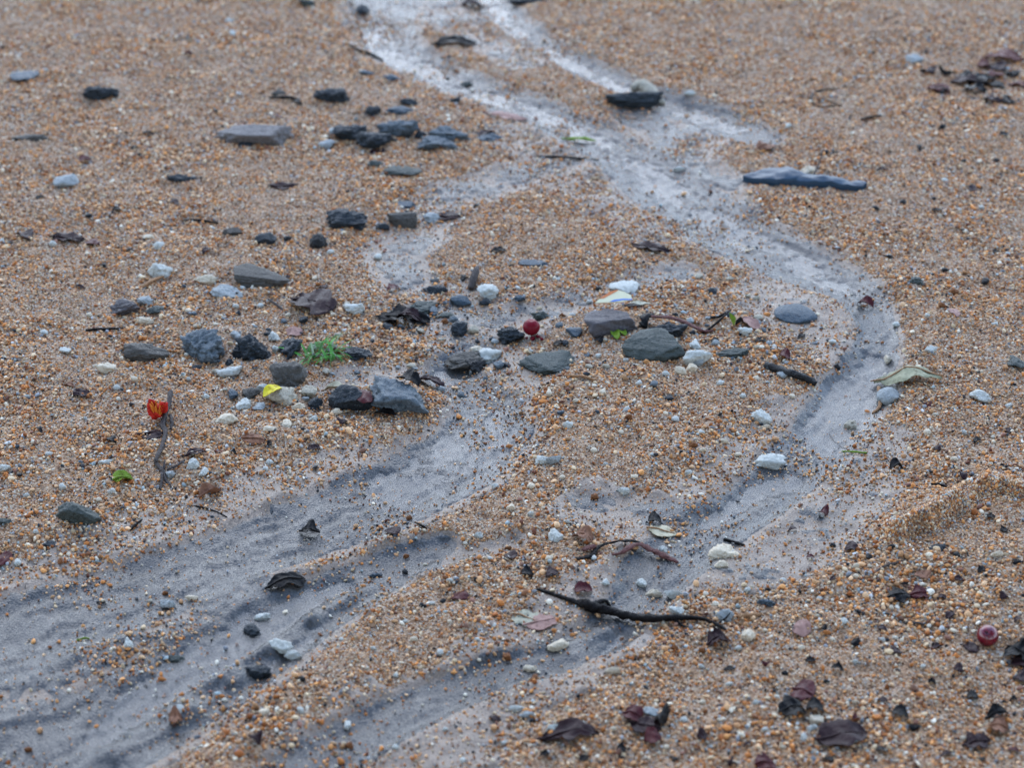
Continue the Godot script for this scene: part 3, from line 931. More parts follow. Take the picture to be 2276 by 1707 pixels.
func make_pebbles() -> void:
	var G := "pale pebbles among the sand"
	var rows := [
		[356, 600, 54, 30, 0.5, "white", "chalky white rock above a brown twig"],
		[457, 620, 54, 14, 0.25, "cream", "long cream pebble beside a flat pale chip"],
		[505, 646, 74, 30, 0.2, "pale", "flat whitish chip below the large brown-grey stone"],
		[323, 668, 36, 19, 0.4, "pale", "pale chip touching the mottled pinkish stone"],
		[323, 713, 42, 15, 0.35, "cream", "oval cream pebble below the mottled pinkish stone"],
		[508, 826, 60, 24, 0.35, "white", "knobbly chalk-white rock below the dark lump"],
		[246, 816, 68, 15, 0.2, "cream", "long pinkish-white sliver on open sand"],
		[146, 778, 28, 15, 0.35, "white", "three-cornered white chip on open sand"],
		[610, 746, 26, 26, 0.7, "white", "upright white knob between two dark stones"],
		[615, 774, 20, 26, 0.8, "white", "white knob squeezed in the row of dark stones"],
		[525, 744, 24, 20, 0.5, "pale", "pale grey pebble behind the big dark pointed stone"],
		[629, 880, 84, 40, 0.35, "beige", "pitted beige rock under the yellow leaf"],
		[687, 868, 38, 24, 0.4, "beige", "small beige rock right of the yellow leaf"],
		[586, 861, 40, 14, 0.3, "white", "white chip behind the yellow leaf"],
		[664, 902, 30, 16, 0.45, "cream", "cream pebble below the pitted beige rock"],
		[541, 900, 34, 22, 0.4, "white", "white crumbly rock below the grey stone"],
		[575, 903, 30, 18, 0.3, "pale", "grey-white flake beside the white crumbly rock"],
		[748, 915, 28, 13, 0.45, "cream", "cream nodule below the dark mound stone"],
		[505, 929, 54, 22, 0.3, "cream", "pinkish-beige stone with a rusty end"],
		[601, 950, 34, 12, 0.25, "cream", "flat cream chip at the edge of silt"],
		[639, 942, 24, 18, 0.4, "cream", "bent cream flake with a dark hollow"],
		[697, 929, 20, 14, 0.6, "white", "bluish-white rounded pebble at the silt's edge"],
		[430, 1030, 30, 22, 0.6, "white", "knobbly white rock beside the twig's fork"],
		[454, 1046, 22, 24, 0.5, "white", "mossy white chip near the twig's fork"],
		[379, 1053, 20, 16, 0.7, "pale", "round pale pebble with a dark hole by the twig"],
		[235, 1026, 32, 13, 0.3, "white", "flat bluish-white pebble left of the twig"],
		[9, 1041, 30, 15, 0.5, "white", "white pebble on the gravelly sand far left of the twig"],
		[787, 684, 52, 24, 0.35, "white", "white rock with a green underside"],
		[1085, 648, 48, 28, 0.45, "white", "chalky rock beside the brown seed pod"],
		[1090, 789, 52, 34, 0.5, "white", "chunky white rock behind the black lump"],
		[1059, 777, 30, 18, 0.5, "cream", "pinkish cream pebble beside the chunky white rock"],
		[1387, 638, 70, 34, 0.25, "white", "white crusty rock behind the painted shard"],
		[1550, 793, 64, 27, 0.4, "white", "bright white rock right of the green-grey slab"],
		[1536, 817, 26, 20, 0.7, "cream", "round cream pebble below the bright white rock"],
		[1512, 824, 32, 16, 0.45, "cream", "oval cream pebble below the green-grey slab"],
		[1655, 734, 32, 15, 0.4, "white", "white pebble near the green sprout"],
		[1544, 766, 24, 22, 0.5, "white", "white upright chip beside the green-grey slab"],
		[2179, 880, 48, 25, 0.4, "white", "white rock alone on the right-hand sand"],
		[2069, 777, 28, 13, 0.4, "white", "smooth white pebble above the pale dry leaf"],
		[1973, 799, 18, 14, 0.6, "cream", "yellowish pebble in the wet runnel"],
		[1890, 943, 36, 22, 0.5, "beige", "beige double pebble standing in the puddle"],
		[1710, 1022, 74, 30, 0.28, "white", "angular white rock at the edge of the wet gravel"],
		[1691, 926, 46, 27, 0.45, "white", "lumpy white rock on gravel above the silt"],
		[1696, 948, 32, 10, 0.3, "cream", "thin cream chip below the lumpy white rock"],
		[1205, 1022, 32, 17, 0.45, "white", "white oval pebble beside a grey-white one"],
		[1230, 1017, 36, 16, 0.4, "pale", "grey-white oval pebble beside a whiter one"],
		[1262, 943, 24, 15, 0.5, "white", "white pebble on gravel right of the runnel bend"],
		[1385, 1090, 28, 15, 0.5, "white", "smooth white oval pebble on brown gravel"],
		[1135, 1126, 20, 14, 0.6, "cream", "small cream pebble between gravel and silt"],
		[1235, 1190, 32, 28, 0.6, "white", "lumpy white rock left of the red bark"],
		[1063, 1190, 22, 11, 0.5, "white", "flat white pebble above the runnel's stripes"],
		[1472, 1222, 24, 16, 0.6, "white", "white pebble touching the red bark"],
		[1608, 1226, 70, 34, 0.28, "cream", "cream crescent-shaped rock below a black twig"],
		[1602, 1254, 34, 15, 0.4, "cream", "cream oval pebble inside the crescent rock's curve"],
		[1425, 1294, 24, 18, 0.5, "white", "small white block on wet gravel"],
		[1346, 1292, 18, 14, 0.5, "white", "small white pebble left of the white block"],
		[1502, 1319, 50, 18, 0.35, "white", "long white rock with a pink end"],
		[1455, 1318, 40, 14, 0.35, "cream", "cream rock left of the long white rock"],
		[1502, 1354, 36, 19, 0.35, "white", "white angular pebble above the long black twig"],
		[1610, 1367, 42, 22, 0.45, "pale", "grey-white wedge at the end of the long black twig"],
		[1663, 1411, 32, 26, 0.6, "cream", "round cream pebble below the tan stick"],
		[1240, 1431, 48, 26, 0.4, "cream", "pale bone-shaped rock on silt below the twig"],
		[373, 1341, 36, 22, 0.55, "pale", "grey-white ring-shaped pebble in wet silt"],
		[426, 1328, 30, 11, 0.35, "cream", "flat cream chip in wet gravel"],
		[584, 1371, 34, 17, 0.4, "white", "white pebble standing in the water"],
		[286, 1431, 22, 24, 0.9, "white", "white cone-shaped pebble beside the water"],
		[625, 1440, 56, 30, 0.4, "white", "large white pebble cluster stone beside the sand bar"],
		[652, 1456, 38, 20, 0.5, "white", "white oval pebble against the larger white stone"],
		[586, 1582, 26, 18, 0.5, "cream", "cream pebble on silt below the sand bar"],
		[667, 1578, 20, 15, 0.6, "white", "white pebble on sand right of the silt"],
		[399, 1575, 20, 16, 0.6, "white", "white pebble in the silt left of the sand bar"],
		[1150, 1573, 38, 14, 0.3, "white", "flat white chip on dark wet gravel"],
		[1170, 1588, 36, 13, 0.3, "pale", "grey-white curved chip below a flat white chip"],
		[1231, 1618, 36, 19, 0.5, "white", "white pebble above the long dark purple leaf"],
		[1444, 1582, 42, 22, 0.3, "pale", "bluish-white slanting chip near the maroon leaf"],
		[773, 1612, 16, 20, 0.7, "white", "small white pebble in dark wet silt"],
		[1361, 1490, 34, 15, 0.5, "cream", "cream pebble on gravel below the long black twig"],
		[1178, 1486, 30, 16, 0.5, "cream", "cream pebble among rusty lumps"],
		[1814, 1601, 34, 20, 0.5, "cream", "cream pebble above the big purple-brown leaf"],
		[1803, 1616, 26, 16, 0.5, "white", "white pebble left above the big purple-brown leaf"],
		[1786, 1637, 18, 18, 0.7, "white", "white pebble touching the big purple-brown leaf"],
		[1876, 1379, 16, 18, 0.8, "white", "white egg-shaped pebble near a dark scrap"],
		[2215, 1228, 28, 14, 0.5, "cream", "cream oval pebble on the far right sand"],
		[1794, 378, 38, 20, 0.45, "cream", "pale knobbly rock behind the blue-grey strip"],
		[357, 544, 32, 15, 0.4, "white", "white oval chip below a smaller white chip"],
		[331, 526, 28, 10, 0.3, "cream", "cream flake above a white oval chip"],
		[959, 484, 38, 21, 0.4, "pale", "pale greenish pebble beside a purple leaf"],
		[101, 156, 22, 7, 0.3, "white", "white sliver beside a flat blue-grey stone"],
		[510, 45, 20, 9, 0.4, "white", "white pebble on the upper left sand"],
		[517, 74, 16, 11, 0.6, "white", "round white pebble with a dark shadow side"],
		[744, 289, 28, 16, 0.4, "pale", "pale grey pebble behind the six-stone cluster"],
		[727, 321, 38, 18, 0.35, "pale", "pale blue-grey pebble left of the six-stone cluster"],
		[1509, 375, 28, 9, 0.3, "white", "white chip in the wet runnel above the blue-grey strip"],
		[1535, 205, 30, 10, 0.4, "white", "white pebble at the right runnel's bank"],
	]
	for r in rows:
		stone("pebble", r[0], r[1], r[2], r[3], r[4], r[5], r[6], "pebble", G, {"lv": 3, "rough": 0.17, "planes": 9})
	# smaller look-alikes, told apart by nothing but their place
	var small := {
		"white": ["small_pebble", "tiny chalk-white pebble", "tiny chalk-white pebbles", [[120, 540], [5, 534], [735, 560], [540, 640], [581, 679], [524, 682], [840, 570], [1150, 640], [1240, 620], [1310, 670], [1270, 700], [1180, 780], [1330, 790], [1390, 800], [1420, 850], [1480, 830], [1600, 850], [1650, 880], [1392, 910], [1500, 930], [1560, 960], [1346, 1031], [1450, 1010], [1530, 1050], [1100, 1080], [1180, 1140], [1260, 1160], [1320, 1240], [1090, 1240], [1000, 1290], [960, 1340], [900, 1380], [1060, 1420], [980, 1450], [830, 1440], [760, 1420], [880, 1500], [1100, 1390], [1560, 1480], [1620, 1520], [1680, 1560], [1520, 1600], [1580, 1660], [1700, 1620], [1640, 1440], [1900, 1470], [1960, 1420], [1820, 1330], [1740, 1290], [1660, 1310], [2050, 1480], [1120, 1650], [990, 1620], [1030, 1690], [880, 1660], [600, 1026], [590, 1040], [618, 1038], [60, 1100], [80, 1180], [140, 1080], [250, 1090], [40, 1250], [110, 1010], [190, 930], [60, 880], [260, 860], [100, 740], [420, 840], [460, 880], [2240, 900], [2140, 960], [2060, 700], [1990, 720], [2210, 720], [1850, 760], [1720, 770], [1753, 278], [2100, 400], [2180, 460]]],
		"cream": ["small_pebble", "tiny cream pebble", "tiny cream pebbles", [[190, 1200], [155, 1232], [220, 1110], [320, 1120], [90, 1130], [300, 840], [200, 700], [420, 690], [480, 720], [700, 620], [1220, 870], [1280, 890], [1340, 870], [1440, 890], [1380, 960], [1460, 970], [1320, 1000], [1250, 1060], [1180, 1080], [1410, 1060], [1560, 1000], [1610, 980], [1640, 1010], [1000, 1380], [920, 1420], [840, 1380], [1060, 1340], [1140, 1320], [1220, 1240], [1350, 1340], [1700, 1400], [1780, 1440], [1850, 1420], [1600, 1600], [1480, 1660], [1560, 1560], [1740, 1660], [1900, 1560], [1980, 1520], [2080, 1560], [2140, 1640], [2050, 1300], [1980, 1350], [2120, 1300], [1900, 1280], [2200, 1030], [2120, 1020], [2060, 960], [1680, 840], [1760, 880], [560, 760], [740, 700], [640, 700]]],
		"rust": ["earth_lump", "small rusty-brown lump of earth", "rusty lumps of earth", [[367, 1318], [64, 1665], [777, 1656], [198, 1043], [1188, 1505], [1129, 1217], [1127, 1460], [903, 1235], [1397, 926], [1321, 1104], [2093, 679], [2119, 648], [1500, 1440], [1560, 1445], [240, 541], [910, 1150], [1540, 990], [990, 715], [1250, 700]]],
		"black": ["charcoal_bit", "small black charred bit", "black charred bits", [[199, 478], [1945, 462], [2007, 448], [2141, 514], [2189, 624], [2141, 357], [2213, 356], [2093, 280], [1059, 457], [45, 1055], [671, 1507], [1836, 1514], [1744, 1495], [1908, 1358], [1983, 1190], [2126, 1232], [1860, 814], [230, 590], [640, 530], [1500, 700], [1975, 570], [2100, 600], [1850, 1210], [1705, 1310], [2230, 1560], [1330, 640], [900, 1270], [1060, 1290], [985, 1335], [940, 1345]]],
	}
	for k in small:
		var s: Array = small[k]
		var names := ranked(s[1], s[3])
		for n in s[3].size():
			var q: Array = s[3][n]
			var sz := rng.randf_range(11, 18) * (1.25 if k == "rust" else 1.0)
			stone(s[0], q[0], q[1], sz, sz * rng.randf_range(0.55, 0.75), 0.6, k, names[n], "pebble" if s[0] == "small_pebble" else "lump" if k == "rust" else "charcoal", s[2], {"lv": 1 if k != "rust" else 2, "rough": 0.2, "planes": 5})


# chips of stone mixed into the stony belt across the middle
func make_chips() -> void:
	for k in [["slate", "small dark stone chip"], ["bluepale", "small bluish stone chip"], ["beige", "small beige stone chip"], ["pale", "small pale grey stone chip"]]:
		var at: Array = []
		while at.size() < 24:
			var u := rng.randf_range(430, 1740)
			var v := 770.0 + 60.0 * rng.randfn() + (u - 1000.0) * -0.04
			var ok := absf(v - 770.0) < 190.0
			for m in [[605, 870, 60], [718, 780, 60], [354, 917, 60], [1181, 735, 36], [1368, 700, 90], [450, 766, 60], [887, 879, 80], [1451, 771, 80], [563, 776, 60], [781, 885, 60], [1220, 811, 76], [641, 831, 50]]:
				if absf(u - m[0]) < m[2] and absf(v - m[1]) < m[2] * 0.55:
					ok = false
			if ok:
				at.append([snappedf(u, 0.1), snappedf(v, 0.1)])
		var names := ranked(k[1], at)
		for n in at.size():
			var w := rng.randf_range(10, 25)
			stone("stone_chip", at[n][0], at[n][1], w, w * rng.randf_range(0.45, 0.7), rng.randf_range(0.3, 0.6), k[0], names[n], "stone", "stone chips in the stony belt", {"lv": 2, "rough": 0.2, "planes": 8})


# ---------------------------------------------------------------- leaves
# from pixel to pixel, widest half width in mm, arch and cup in mm, raggedness
func leaf_mesh(a: Vector3, b: Vector3, half_w: float, arch: float, cup: float, rag: float, sd: int, thick := 0.0005, blunt := false, nl := 16, nw := 8) -> ArrayMesh:
	var ax := Vector3(b.x - a.x, 0, b.z - a.z)
	var ln := ax.length()
	ax /= ln
	var side := Vector3(-ax.z, 0, ax.x)
	var up := PackedVector3Array()
	for i in nl + 1:
		var s := float(i) / nl
		var prof := pow(maxf(sin(PI * pow(s, 0.9)), 0.0), 0.4 if blunt else 0.85)
		var mid := rag * half_w * 0.5 * n_rock.get_noise_2d(s * 2.0, sd * 3.1)
		for j in nw + 1:
			var t := 2.0 * j / nw - 1.0
			var w := half_w * prof * (1.0 + rag * n_rock.get_noise_2d(s * 3.0 + signf(t) * 17.0, sd * 1.7)) + 0.0002
			var q := a + ax * (ln * s) + side * (t * w + mid)
			var hgt := arch * sin(PI * s) + cup * t * t * prof + rag * 0.35 * half_w * n_rock.get_noise_3d(s * 2.5, t * 1.5, sd * 0.77)
			q.y = gy(q.x, q.z) + 0.0012 + maxf(hgt, -0.001)
			up.append(q - Vector3(a.x, gy(a.x, a.z), a.z))
	var v := up.duplicate()
	for p in up:
		v.append(p - Vector3(0, thick, 0))
	var idx := PackedInt32Array()
	var row := nw + 1
	var n := up.size()
	for i in nl:
		for j in nw:
			var k := i * row + j
			idx.append_array(PackedInt32Array([k, k + row, k + row + 1, k, k + row + 1, k + 1]))
			idx.append_array(PackedInt32Array([n + k, n + k + row + 1, n + k + row, n + k, n + k + 1, n + k + row + 1]))
	var rim := []
	for j in nw:
		rim.append(j)
	for i in nl:
		rim.append(i * row + nw)
	for j in nw:
		rim.append(nl * row + nw - j)
	for i in nl:
		rim.append((nl - i) * row)
	for r in rim.size():
		var p: int = rim[r]
		var q: int = rim[(r + 1) % rim.size()]
		idx.append_array(PackedInt32Array([p, q, n + q, p, n + q, n + p]))
	return mesh_from(v, idx)


func leaf(u0: float, v0: float, u1: float, v1: float, half_mm: float, arch_mm: float, cup_mm: float, rag: float, mat: String, label: String, group := "fallen leaves and leaf scraps", called := "leaf", blunt := false, thick := 0.0005, rib := false, lift := 0.0) -> Node3D:
	var a := spot(u0, v0, lift)
	var b := spot(u1, v1, lift)
	var sd := int(u0 * 2 + v0 * 5)
	var mesh := leaf_mesh(a, b, half_mm * 0.001, arch_mm * 0.001, cup_mm * 0.001, rag, sd, thick, blunt)
	if not rib:
		var o := mi(called, mesh, M[mat])
		o.position = a + Vector3(0, 0, 0)
		tag(o, label, called.replace("_", " "), group)
		return o
	var t := thing(called, a, label, called.replace("_", " "), group)
	mi("blade", mesh, M[mat], t)
	var path: Array = []
	var rr := PackedFloat32Array()
	for i in 9:
		var s := lerpf(-0.06, 0.93, i / 8.0)
		var q := a.lerp(b, s)
		q.y = gy(q.x, q.z) + 0.0012 + maxf(arch_mm * 0.001 * sin(PI * clampf(s, 0, 1)), 0.0) + 0.0004
		path.append(q - a)
		rr.append(lerpf(0.0009, 0.0004, i / 8.0))
	mi("midrib", tube(path, rr, 6), M.wood_tan if mat in ["leaf_pale", "leaf_cream", "leaf_grey"] else M[mat], t)
	return t


func make_leaves() -> void:
	var rows := [
		# u0, v0, u1, v1, half mm, arch, cup, ragged, material, label, blunt
		[586, 884, 628, 864, 6.5, 3, 2, 0.05, "leaf_yellow", "bright yellow leaf with brown spots on pitted beige rock", false, 9],
		[254, 1070, 298, 1066, 7, 3, 3, 0.1, "leaf_green", "yellow-green leaf with a rusty edge on gravelly sand", true],
		[443, 1108, 494, 1092, 6, 3, 6, 0.2, "leaf_brown", "curled brown leaf with a yellow tip on damp sand", false],
		[310, 968, 366, 962, 9, 0.5, -0.5, 0.3, "leaf_purple", "flat purple-brown leaf beside the red flower's twig", true],
		[414, 1016, 460, 1008, 6, 2, 2, 0.5, "leaf_purple", "torn purple leaf touching a knobbly white rock", false],
		[540, 976, 590, 980, 6, 0.5, -0.5, 0.3, "leaf_brown", "dull brown leaf lying flat at the silt's edge", true],
		[165, 882, 202, 874, 7, 1, 1, 0.7, "leaf_purple", "torn purple scrap above the dark sloping stone's gravel", false],
		[143, 857, 168, 862, 3, 1, 1, 0.3, "leaf_brown", "narrow brown leaf scrap on open gravel", false],
		[116, 528, 190, 534, 10, 2, 1, 0.6, "leaf_purple", "long torn purple leaf on reddish sand", false],
		[46, 522, 70, 534, 9, 3, 3, 0.4, "leaf_purple", "small folded purple leaf left of a longer torn one", false],
		[190, 540, 222, 546, 6, 2, 1, 0.6, "leaf_maroon", "maroon scrap at the end of the long torn purple leaf", false],
		[176, 360, 204, 356, 7, 4, 2, 0.3, "leaf_maroon", "small folded maroon leaf on the upper left sand", false],
		[600, 414, 664, 411, 7, 0.5, 0, 0.4, "leaf_purple", "flat violet-grey leaf on open sand above the boxy stone", false],
		[820, 340, 858, 336, 7, 0.5, 0, 0.4, "leaf_purple", "flat purple leaf below the six-stone cluster", false],
		[1062, 308, 1100, 296, 8, 3, 2, 0.5, "leaf_purple", "purple leaf leaning on the bluish stone", false],
		[1078, 252, 1172, 266, 16, 0.5, 0, 0.3, "leaf_rose", "large pinkish leaf lying flat beside the runnel", false],
		[1252, 310, 1326, 316, 6, 2, 2, 0.2, "leaf_green", "dark green leaf edge at the runnel's bank", false],
		[962, 480, 1030, 482, 10, 1, 0, 0.5, "leaf_purple", "purple leaf with white pebbles by the boxy stone", false],
		[1405, 544, 1490, 558, 11, 1.5, 2, 0.6, "leaf_purple", "purplish torn leaf stranded at the runnel's edge", false],
		[1090, 560, 1126, 560, 5, 1, 1, 0.5, "leaf_dark", "small black leaf scrap above the flat blue-grey plate", false],
		[860, 646, 888, 642, 6, 3, 1, 0.5, "leaf_maroon", "maroon leaf scrap left of the dark flat stone", false],
		[652, 668, 742, 690, 20, 5, 2, 0.5, "leaf_purple", "large crumpled purple-brown leaf behind the grass tuft", true],
		[636, 738, 674, 742, 7, 0.5, 0, 0.3, "leaf_rose", "flat terracotta leaf behind the grass tuft", true],
		[842, 706, 956, 716, 13, 4, 3, 0.8, "leaf_dark", "heap of dark wet leaf beside the flat grey stone", true],
		[880, 706, 940, 722, 8, 8, 2, 0.6, "leaf_purple", "purple-black leaf on top of the dark leaf heap", false],
		[886, 842, 932, 860, 9, 7, 4, 0.4, "leaf_dark", "dark brown curled leaf on the largest pale-topped stone", true, 10],
		[928, 846, 988, 866, 10, 5, 3, 0.5, "leaf_purple", "purple curled leaf beside the largest pale-topped stone", true],
		[796, 866, 820, 896, 7, 3, -2, 0.1, "leaf_maroon", "dark maroon leaf draped over the dark mound stone", true, 13],
		[718, 872, 774, 866, 7, 5, 3, 0.2, "leaf_cream", "curled cream leaf behind the dark mound stone", false],
		[836, 920, 880, 926, 5, 3, 2, 0.4, "leaf_dark", "small dark leaf under a cream nodule by the runnel", false],
		[1905, 676, 1940, 684, 6, 4, 3, 0.3, "leaf_maroon", "small dark hooded leaf at the wet runnel's bend", true],
		[1730, 792, 1754, 800, 7, 3, 3, 0.2, "leaf_maroon", "small shiny maroon leaf near the charred stick", true],
		[1646, 710, 1684, 734, 8, 3, 2, 0.4, "leaf_rose", "rosy brown leaf behind the green sprout", true],
		[1680, 334, 1722, 326, 9, 3, 2, 0.6, "leaf_brown", "rusty leaf scraps above the blue-grey strip", false],
		[1976, 1046, 2004, 1044, 6, 5, 4, 0.4, "leaf_dark", "small black curled leaf on sand below the green stem", true],
		[2108, 694, 2134, 698, 8, 0.5, 0, 0.3, "leaf_rose", "dull rose leaf scrap on the right-hand sand", true],
		[594, 1310, 680, 1294, 7, 3, 2, 0.6, "leaf_dark", "large black-brown curled leaf above the water", true],
		[668, 1184, 712, 1186, 7, 4, 2, 0.7, "leaf_dark", "small bristly black leaf beside the wide silt", false],
		[-6, 1240, 20, 1252, 10, 1, 1, 0.2, "leaf_maroon", "round maroon leaf at the gravel's left border", true],
		[376, 1604, 408, 1602, 6, 3, 2, 0.5, "leaf_brown", "dark brown scrap beside the sand bar", false],
		[562, 1638, 578, 1658, 5, 4, 2, 0.4, "leaf_purple", "small upright purple scrap in silt", false],
		[1145, 1368, 1195, 1386, 11, 0.5, 0, 0.3, "leaf_grey", "grey-green translucent leaf half sunk in gravel", true],
		[1166, 1392, 1236, 1378, 9, 0.6, 0, 0.3, "leaf_rose", "pinkish brown leaf overlapping a grey-green one", true],
		[1440, 1176, 1504, 1190, 8, 1, 0, 0.15, "leaf_cream", "cream pointed leaf on silt above the red bark", false],
		[1275, 1194, 1316, 1208, 9, 6, 3, 0.5, "leaf_brown", "reddish curled bark-like leaf left of the red bark", true],
		[1440, 1160, 1470, 1164, 6, 4, 2, 0.4, "leaf_dark", "dark scrap behind the cream pointed leaf", true],
		[1276, 1314, 1316, 1312, 6, 1.5, 2, 0.4, "leaf_maroon", "maroon leaf scrap above the long black twig", true],
		[1010, 1322, 1038, 1334, 6, 1.5, 0, 0.2, "leaf_maroon", "dull red leaf scrap on the central gravel", true],
		[1158, 1274, 1186, 1278, 5, 2, 1, 0.4, "leaf_dark", "small blue-black scrap above the grey-green leaf", false],
		[1212, 1280, 1242, 1274, 5, 2, 1, 0.5, "leaf_purple", "small purple scrap right of a blue-black one", false],
		[1124, 1234, 1148, 1240, 6, 1, 1, 0.3, "leaf_purple", "purple scrap under the rusty lump", true],
		[862, 1178, 884, 1192, 6, 2, 1, 0.5, "leaf_purple", "small purple scrap left of the short dark twig", false],
		[1200, 1646, 1332, 1634, 9, 3, 2, 0.6, "leaf_purple", "long dark purple leaf with torn edges", false],
		[1386, 1588, 1428, 1602, 8, 3, 2, 0.3, "leaf_maroon", "shiny maroon leaf near the bluish chip", true],
		[1400, 1608, 1470, 1624, 9, 1.5, 1, 0.5, "leaf_purple", "violet leaf below the shiny maroon leaf", false],
		[1460, 1600, 1482, 1606, 9, 6, 2, 0.5, "leaf_dark", "black upright scrap beside the violet leaf", true],
		[1430, 1650, 1470, 1640, 7, 3, 2, 0.6, "leaf_maroon", "dark red scrap below the violet leaf", false],
		[1764, 1390, 1800, 1408, 8, 1, 0, 0.2, "leaf_rose", "translucent pinkish leaf with a dark rim", true],
		[1762, 1534, 1808, 1550, 13, 1.5, 0, 0.25, "leaf_maroon", "round wine-red leaf above two black scraps", true],
		[1732, 1586, 1786, 1576, 10, 3, 3, 0.5, "leaf_dark", "black curled leaf below the round wine-red leaf", true],
		[1790, 1576, 1830, 1582, 6, 4, 3, 0.4, "leaf_dark", "smaller black curled leaf beside the larger black one", true],
		[1572, 1436, 1618, 1426, 8, 5, 3, 0.7, "leaf_purple", "blackish purple leaf lump below the twig's end", true],
		[1974, 1330, 2022, 1324, 9, 2, 1, 0.6, "leaf_dark", "dark blue-black leaf scrap in the gravel", false],
		[2020, 1326, 2066, 1320, 7, 2, 1, 0.4, "leaf_maroon", "wine-red leaf beside a blue-black scrap", false],
		[2240, 1440, 2290, 1468, 12, 4, 3, 0.5, "leaf_dark", "dark leaf lying right of the lone berry", true],
		[2248, 1468, 2300, 1480, 9, 2, 1, 0.4, "leaf_purple", "violet leaf under the dark leaf near the lone berry", true],
		[2150, 1430, 2168, 1452, 6, 1, 0, 0.5, "leaf_purple", "thin purple scrap at the lone berry's foot", false],
		[2190, 1600, 2240, 1588, 6, 3, 3, 0.4, "leaf_dark", "narrow black leaf on the lower right gravel", false],
		[1980, 1584, 2018, 1598, 5, 3, 2, 0.4, "leaf_dark", "narrow black leaf left of another on gravel", false],
		[2198, 1616, 2240, 1626, 8, 3, 2, 0.5, "leaf_brown", "rusty brown leaf below a narrow black leaf", false],
		[2260, 1500, 2290, 1520, 10, 3, 2, 0.5, "leaf_purple", "purple leaf cut by the right border below the berry", true],
		[2140, 1660, 2200, 1650, 9, 2, 1, 0.7, "leaf_purple", "dark purple torn leaf near the bottom right corner", false],
		[1678, 1702, 1722, 1700, 9, 2, 1, 0.4, "leaf_maroon", "maroon leaf cut by the bottom border", true],
		[1876, 1222, 1906, 1218, 6, 1.5, 1, 0.5, "leaf_purple", "small purple scrap left of a grey stick", false],
		[2040, 1270, 2062, 1290, 7, 2, 1, 0.4, "leaf_brown", "dull brown curved scrap below the hollow", false],
		[1822, 1140, 1838, 1148, 7, 3, 2, 0.3, "leaf_maroon", "small maroon scrap in the wet gravel", true],
		[964, 98, 1058, 96, 14, 4, 2, 0.7, "leaf_dark", "dark leaf with a black hump between the two runnels", false],
		[1028, 14, 1076, 16, 14, 5, 3, 0.7, "leaf_purple", "dark purple leaf in the runnel's head", false],
		[1372, 756, 1358, 734, 4, 2, 1, 0.2, "leaf_green", "small bright green leaf at the purplish block's foot", true],
	]
	for r in rows:
		leaf(r[0], r[1], r[2], r[3], r[4], r[5], r[6], r[7], r[8], r[9], "fallen leaves and leaf scraps", "leaf", r[10], 0.0005, r.size() <= 11 and absf(r[2] - r[0]) > 40, r[11] * 0.001 if r.size() > 11 else 0.0)
	leaf(1368, 733, 1390, 748, 4.5, 2, 1, 0.1, "leaf_green", "bright green leaf in front of the purplish block", "fallen leaves and leaf scraps", "leaf", true)
	var big := leaf(1815, 1650, 1926, 1634, 13, 2, 1.5, 0.3, "leaf_purple", "big glossy purple-brown leaf lying flat on gravel", "fallen leaves and leaf scraps", "leaf", true, 0.0006, true)
	big.position.y += 0.001
	# small scraps strewn over the gravel
	var bits := [[2010, 1300], [2090, 1330], [2130, 1290], [2180, 1270], [2230, 1330], [2110, 1370], [2260, 1380], [1960, 1400], [1900, 1430], [1830, 1400], [1990, 1450], [2080, 1440], [2130, 1490], [2070, 1520], [2160, 1550], [2250, 1560], [1960, 1560], [1900, 1600], [2030, 1620], [2100, 1680], [2180, 1690], [2250, 1670], [1960, 1670], [1840, 1690], [1660, 1660], [1620, 1700], [1560, 1640], [1500, 1690], [1380, 1670], [1300, 1690], [1210, 1680], [1100, 1600], [1700, 1480], [1620, 1490], [1860, 1490], [1800, 1470], [1930, 1240], [1850, 1290], [1800, 1240], [1760, 1180], [2020, 1160], [2230, 1180], [2260, 1250], [2200, 1150], [2140, 1060], [2230, 1040], [2080, 1000], [2170, 980], [2240, 960], [2060, 900], [760, 940], [700, 1000], [600, 990], [520, 1010], [250, 980], [90, 960], [40, 800], [180, 640], [290, 560], [460, 560], [640, 620], [720, 640], [1030, 620], [1120, 620], [1240, 770], [1330, 760], [1590, 760], [1690, 760], [1780, 750], [2210, 560], [2160, 420], [2080, 470], [2230, 300], [2040, 330], [1960, 380], [620, 260], [660, 230], [480, 250], [330, 300], [560, 160], [420, 120], [300, 330], [390, 450], [260, 470], [90, 440]]
	for m in 2:
		var mine: Array = bits.filter(func(q): return (int(q[0]) / 10 + int(q[1]) / 10) % 2 == m)
		var called: Array = ranked(["small dark purple leaf scrap", "small blackish leaf scrap"][m], mine)
		for i in mine.size():
			var q: Array = mine[i]
			var a := rng.randf() * PI
			var l := rng.randf_range(8, 16)
			leaf(q[0] - cos(a) * l, q[1] - sin(a) * l * 0.5, q[0] + cos(a) * l, q[1] + sin(a) * l * 0.5, rng.randf_range(1.8, 4), rng.randf_range(0.5, 2.5), rng.randf_range(0, 1.5), 0.6, ["leaf_purple", "leaf_dark"][m] if rng.randf() < 0.8 else "leaf_maroon" if m == 0 else "leaf_dark", called[i], "small leaf scraps strewn over the sand", "leaf_scrap", rng.randf() < 0.5)
